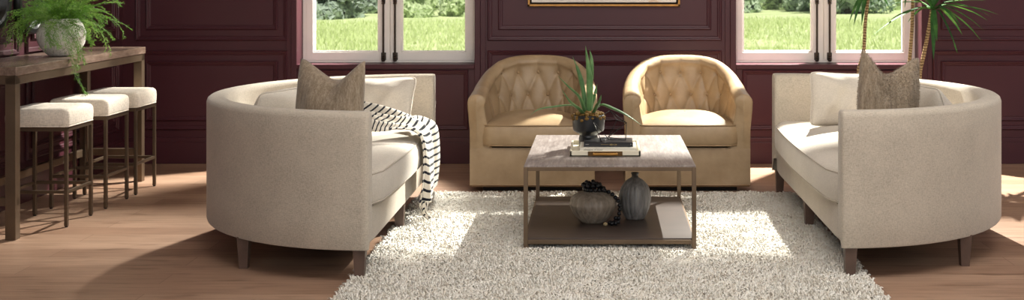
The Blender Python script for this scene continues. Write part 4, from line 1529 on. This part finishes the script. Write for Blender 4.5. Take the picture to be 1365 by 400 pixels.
# ------------------------------------------------------------------ tall cane plant behind the right sofa
M['cane'] = None
def cane_mat():
    t = NT('ringed_cane')
    v = t.coord()
    wv = t.n('ShaderNodeTexWave')
    wv.bands_direction = 'Z'
    wv.inputs['Scale'].default_value = 16
    wv.inputs['Distortion'].default_value = 5
    wv.inputs['Detail'].default_value = 3
    t.l(v, wv.inputs['Vector'])
    f = t.math('ADD', t.math('MULTIPLY', wv.outputs[1], 0.35), t.math('MULTIPLY', t.noise(t.coord((60, 60, 120)), 1.0, 3, 0.6), 0.65))
    t.base(t.ramp(f, [(0.25, lin((84, 62, 40))), (0.5, lin((150, 124, 88))), (0.75, lin((192, 168, 126)))]))
    t.bump(f, 0.5, 0.006)
    return t.set(0.8, 0, 0.2)
M['cane'] = cane_mat()
M['dracaena'] = leaf_mat('dracaena_leaf', (34, 70, 34), (54, 98, 44), (92, 134, 60), 0.1, 0.65)
DX, DY = 2.26, 9.02
dr = thing('cane_plant', 'tall cane plant with long strap leaves standing behind the right sofa', 'plant', (DX, DY, 0))
MB().lathe([(0.0, 0.001), (0.15, 0.001), (0.155, 0.01), (0.20, 0.36), (0.205, 0.40), (0.195, 0.40), (0.185, 0.35), (0.0, 0.345)], (0, 0, 0), 48).build('pot', simple('grey_planter', (120, 112, 104), 0.7), dr, smooth=True, auto=40)
MB().lathe([(0.184, 0.352), (0.1, 0.362), (0.0, 0.365)], (0, 0, 0), 24).build('soil', M['soil'], dr, smooth=True)
def dl(x, y, d):
    p = px(x, y, d)
    return Vector((p.x - DX, p.y - DY, p.z))
canes = [([Vector((-0.09, 0.0, 0.34)), dl(1147, 110, 8.98), dl(1151.5, 68, 8.96), dl(1153.5, 30, 8.95), dl(1158, -6, 8.95)], 0.0145),
         ([Vector((-0.02, 0.05, 0.34)), dl(1210, 110, 9.07), dl(1213, 75, 9.09), dl(1216, 30, 9.1), dl(1217.5, -30, 9.1)], 0.0155),
         ([Vector((0.03, -0.04, 0.34)), dl(1226, 100, 9.0), dl(1231, 75, 9.0), dl(1237, 45, 9.0), dl(1242, 14, 9.0)], 0.0165)]
def strap(m, pts, wd):
    n = 20
    c = bez(pts, n)
    rows = []
    for i in range(n):
        f = i / (n - 1)
        t = (c[min(i + 1, n - 1)] - c[max(i - 1, 0)]).normalized()
        up = Vector((0, 0, 1)) if abs(t.z) < 0.93 else Vector((0, -1, 0.2))
        side = t.cross(up).normalized()
        nn = side.cross(t)
        q = wd * (0.35 + 0.65 * min(1, f / 0.3)) * (1 - max(0, (f - 0.55) / 0.45) ** 1.6) + 0.0008
        rows.append([c[i] + side * q + nn * q * 0.35, c[i] + side * q * 0.5 + nn * q * 0.08, c[i], c[i] - side * q * 0.5 + nn * q * 0.08, c[i] - side * q + nn * q * 0.35])
    m.grid(rows)
def crown(parent, cx, cy, d, tips, seed, extra, wd=0.0165):
    rs = random.Random(seed)
    m = MB()
    c = dl(cx, cy, d)
    for (x, y, dd, hump) in tips:
        e = dl(x, y, d + dd)
        mid = c.lerp(e, 0.45) + Vector((0, 0, hump))
        strap(m, [c + (e - c).normalized() * 0.01, c.lerp(mid, 0.5) + Vector((0, 0, hump * 0.45)), mid, mid.lerp(e, 0.55) + Vector((0, 0, hump * 0.22)), e], wd)
    for k in range(extra):
        a = rs.random() * 2 * PI
        el = rs.uniform(0.3, 1.4)
        L = rs.uniform(0.26, 0.42)
        dv = Vector((math.cos(a) * math.cos(el), math.sin(a) * math.cos(el), math.sin(el)))
        strap(m, [c, c + dv * L * 0.4, c + dv * L * 0.75 + Vector((0, 0, -0.03)), c + dv * L + Vector((0, 0, -0.10))], wd)
    m.build('leaves', M['dracaena'], parent, smooth=True)
cobj = []
for pts, r in canes:
    c = bez(pts, 30)
    o = MB().tube(c, [r * (1 - 0.2 * i / 29) for i in range(30)], 12).build('cane', M['cane'], dr, smooth=True)
    cobj.append(o)
crown(cobj[2], 1243, 12, 9.0, [(1164, 47, -0.10, 0.05), (1186, 27, -0.25, 0.03), (1244.5, 79, -0.15, 0.03), (1276.5, 71, -0.12, 0.06), (1307.7, 54, 0.05, 0.06), (1312.6, 42, -0.15, 0.06),
                                (1316, 27, 0.12, 0.05), (1331, 19.5, -0.05, 0.04), (1322, 23, -0.2, 0.06), (1283, 47, 0.16, 0.05), (1314, 1, 0.1, 0.03), (1249, 55, -0.28, 0.04), (1181, 8, 0.05, 0.04),
                                (1210, 30, 0.2, 0.04), (1300, -20, -0.1, 0.0), (1262, -30, 0.1, 0.0), (1222, -28, -0.1, 0.0), (1200, -12, 0.2, 0.0), (1281, 36, -0.3, 0.05)], 3, 8)
crown(cobj[0], 1158, -8, 8.95, [(1132, 30, -0.1, 0.06), (1138, 34, -0.18, 0.07), (1148.5, 34, -0.2, 0.08), (1112, 24, 0.05, 0.08), (1186, 12, 0.1, 0.06), (1172, 4, -0.2, 0.05), (1118, 6, 0.2, 0.06)], 5, 10, 0.015)
crown(cobj[1], 1218, -36, 9.1, [(1180, -4, 0.1, 0.06), (1206, 10, -0.2, 0.09), (1235, 4, 0.1, 0.08), (1250, -8, -0.1, 0.06)], 9, 12, 0.015)
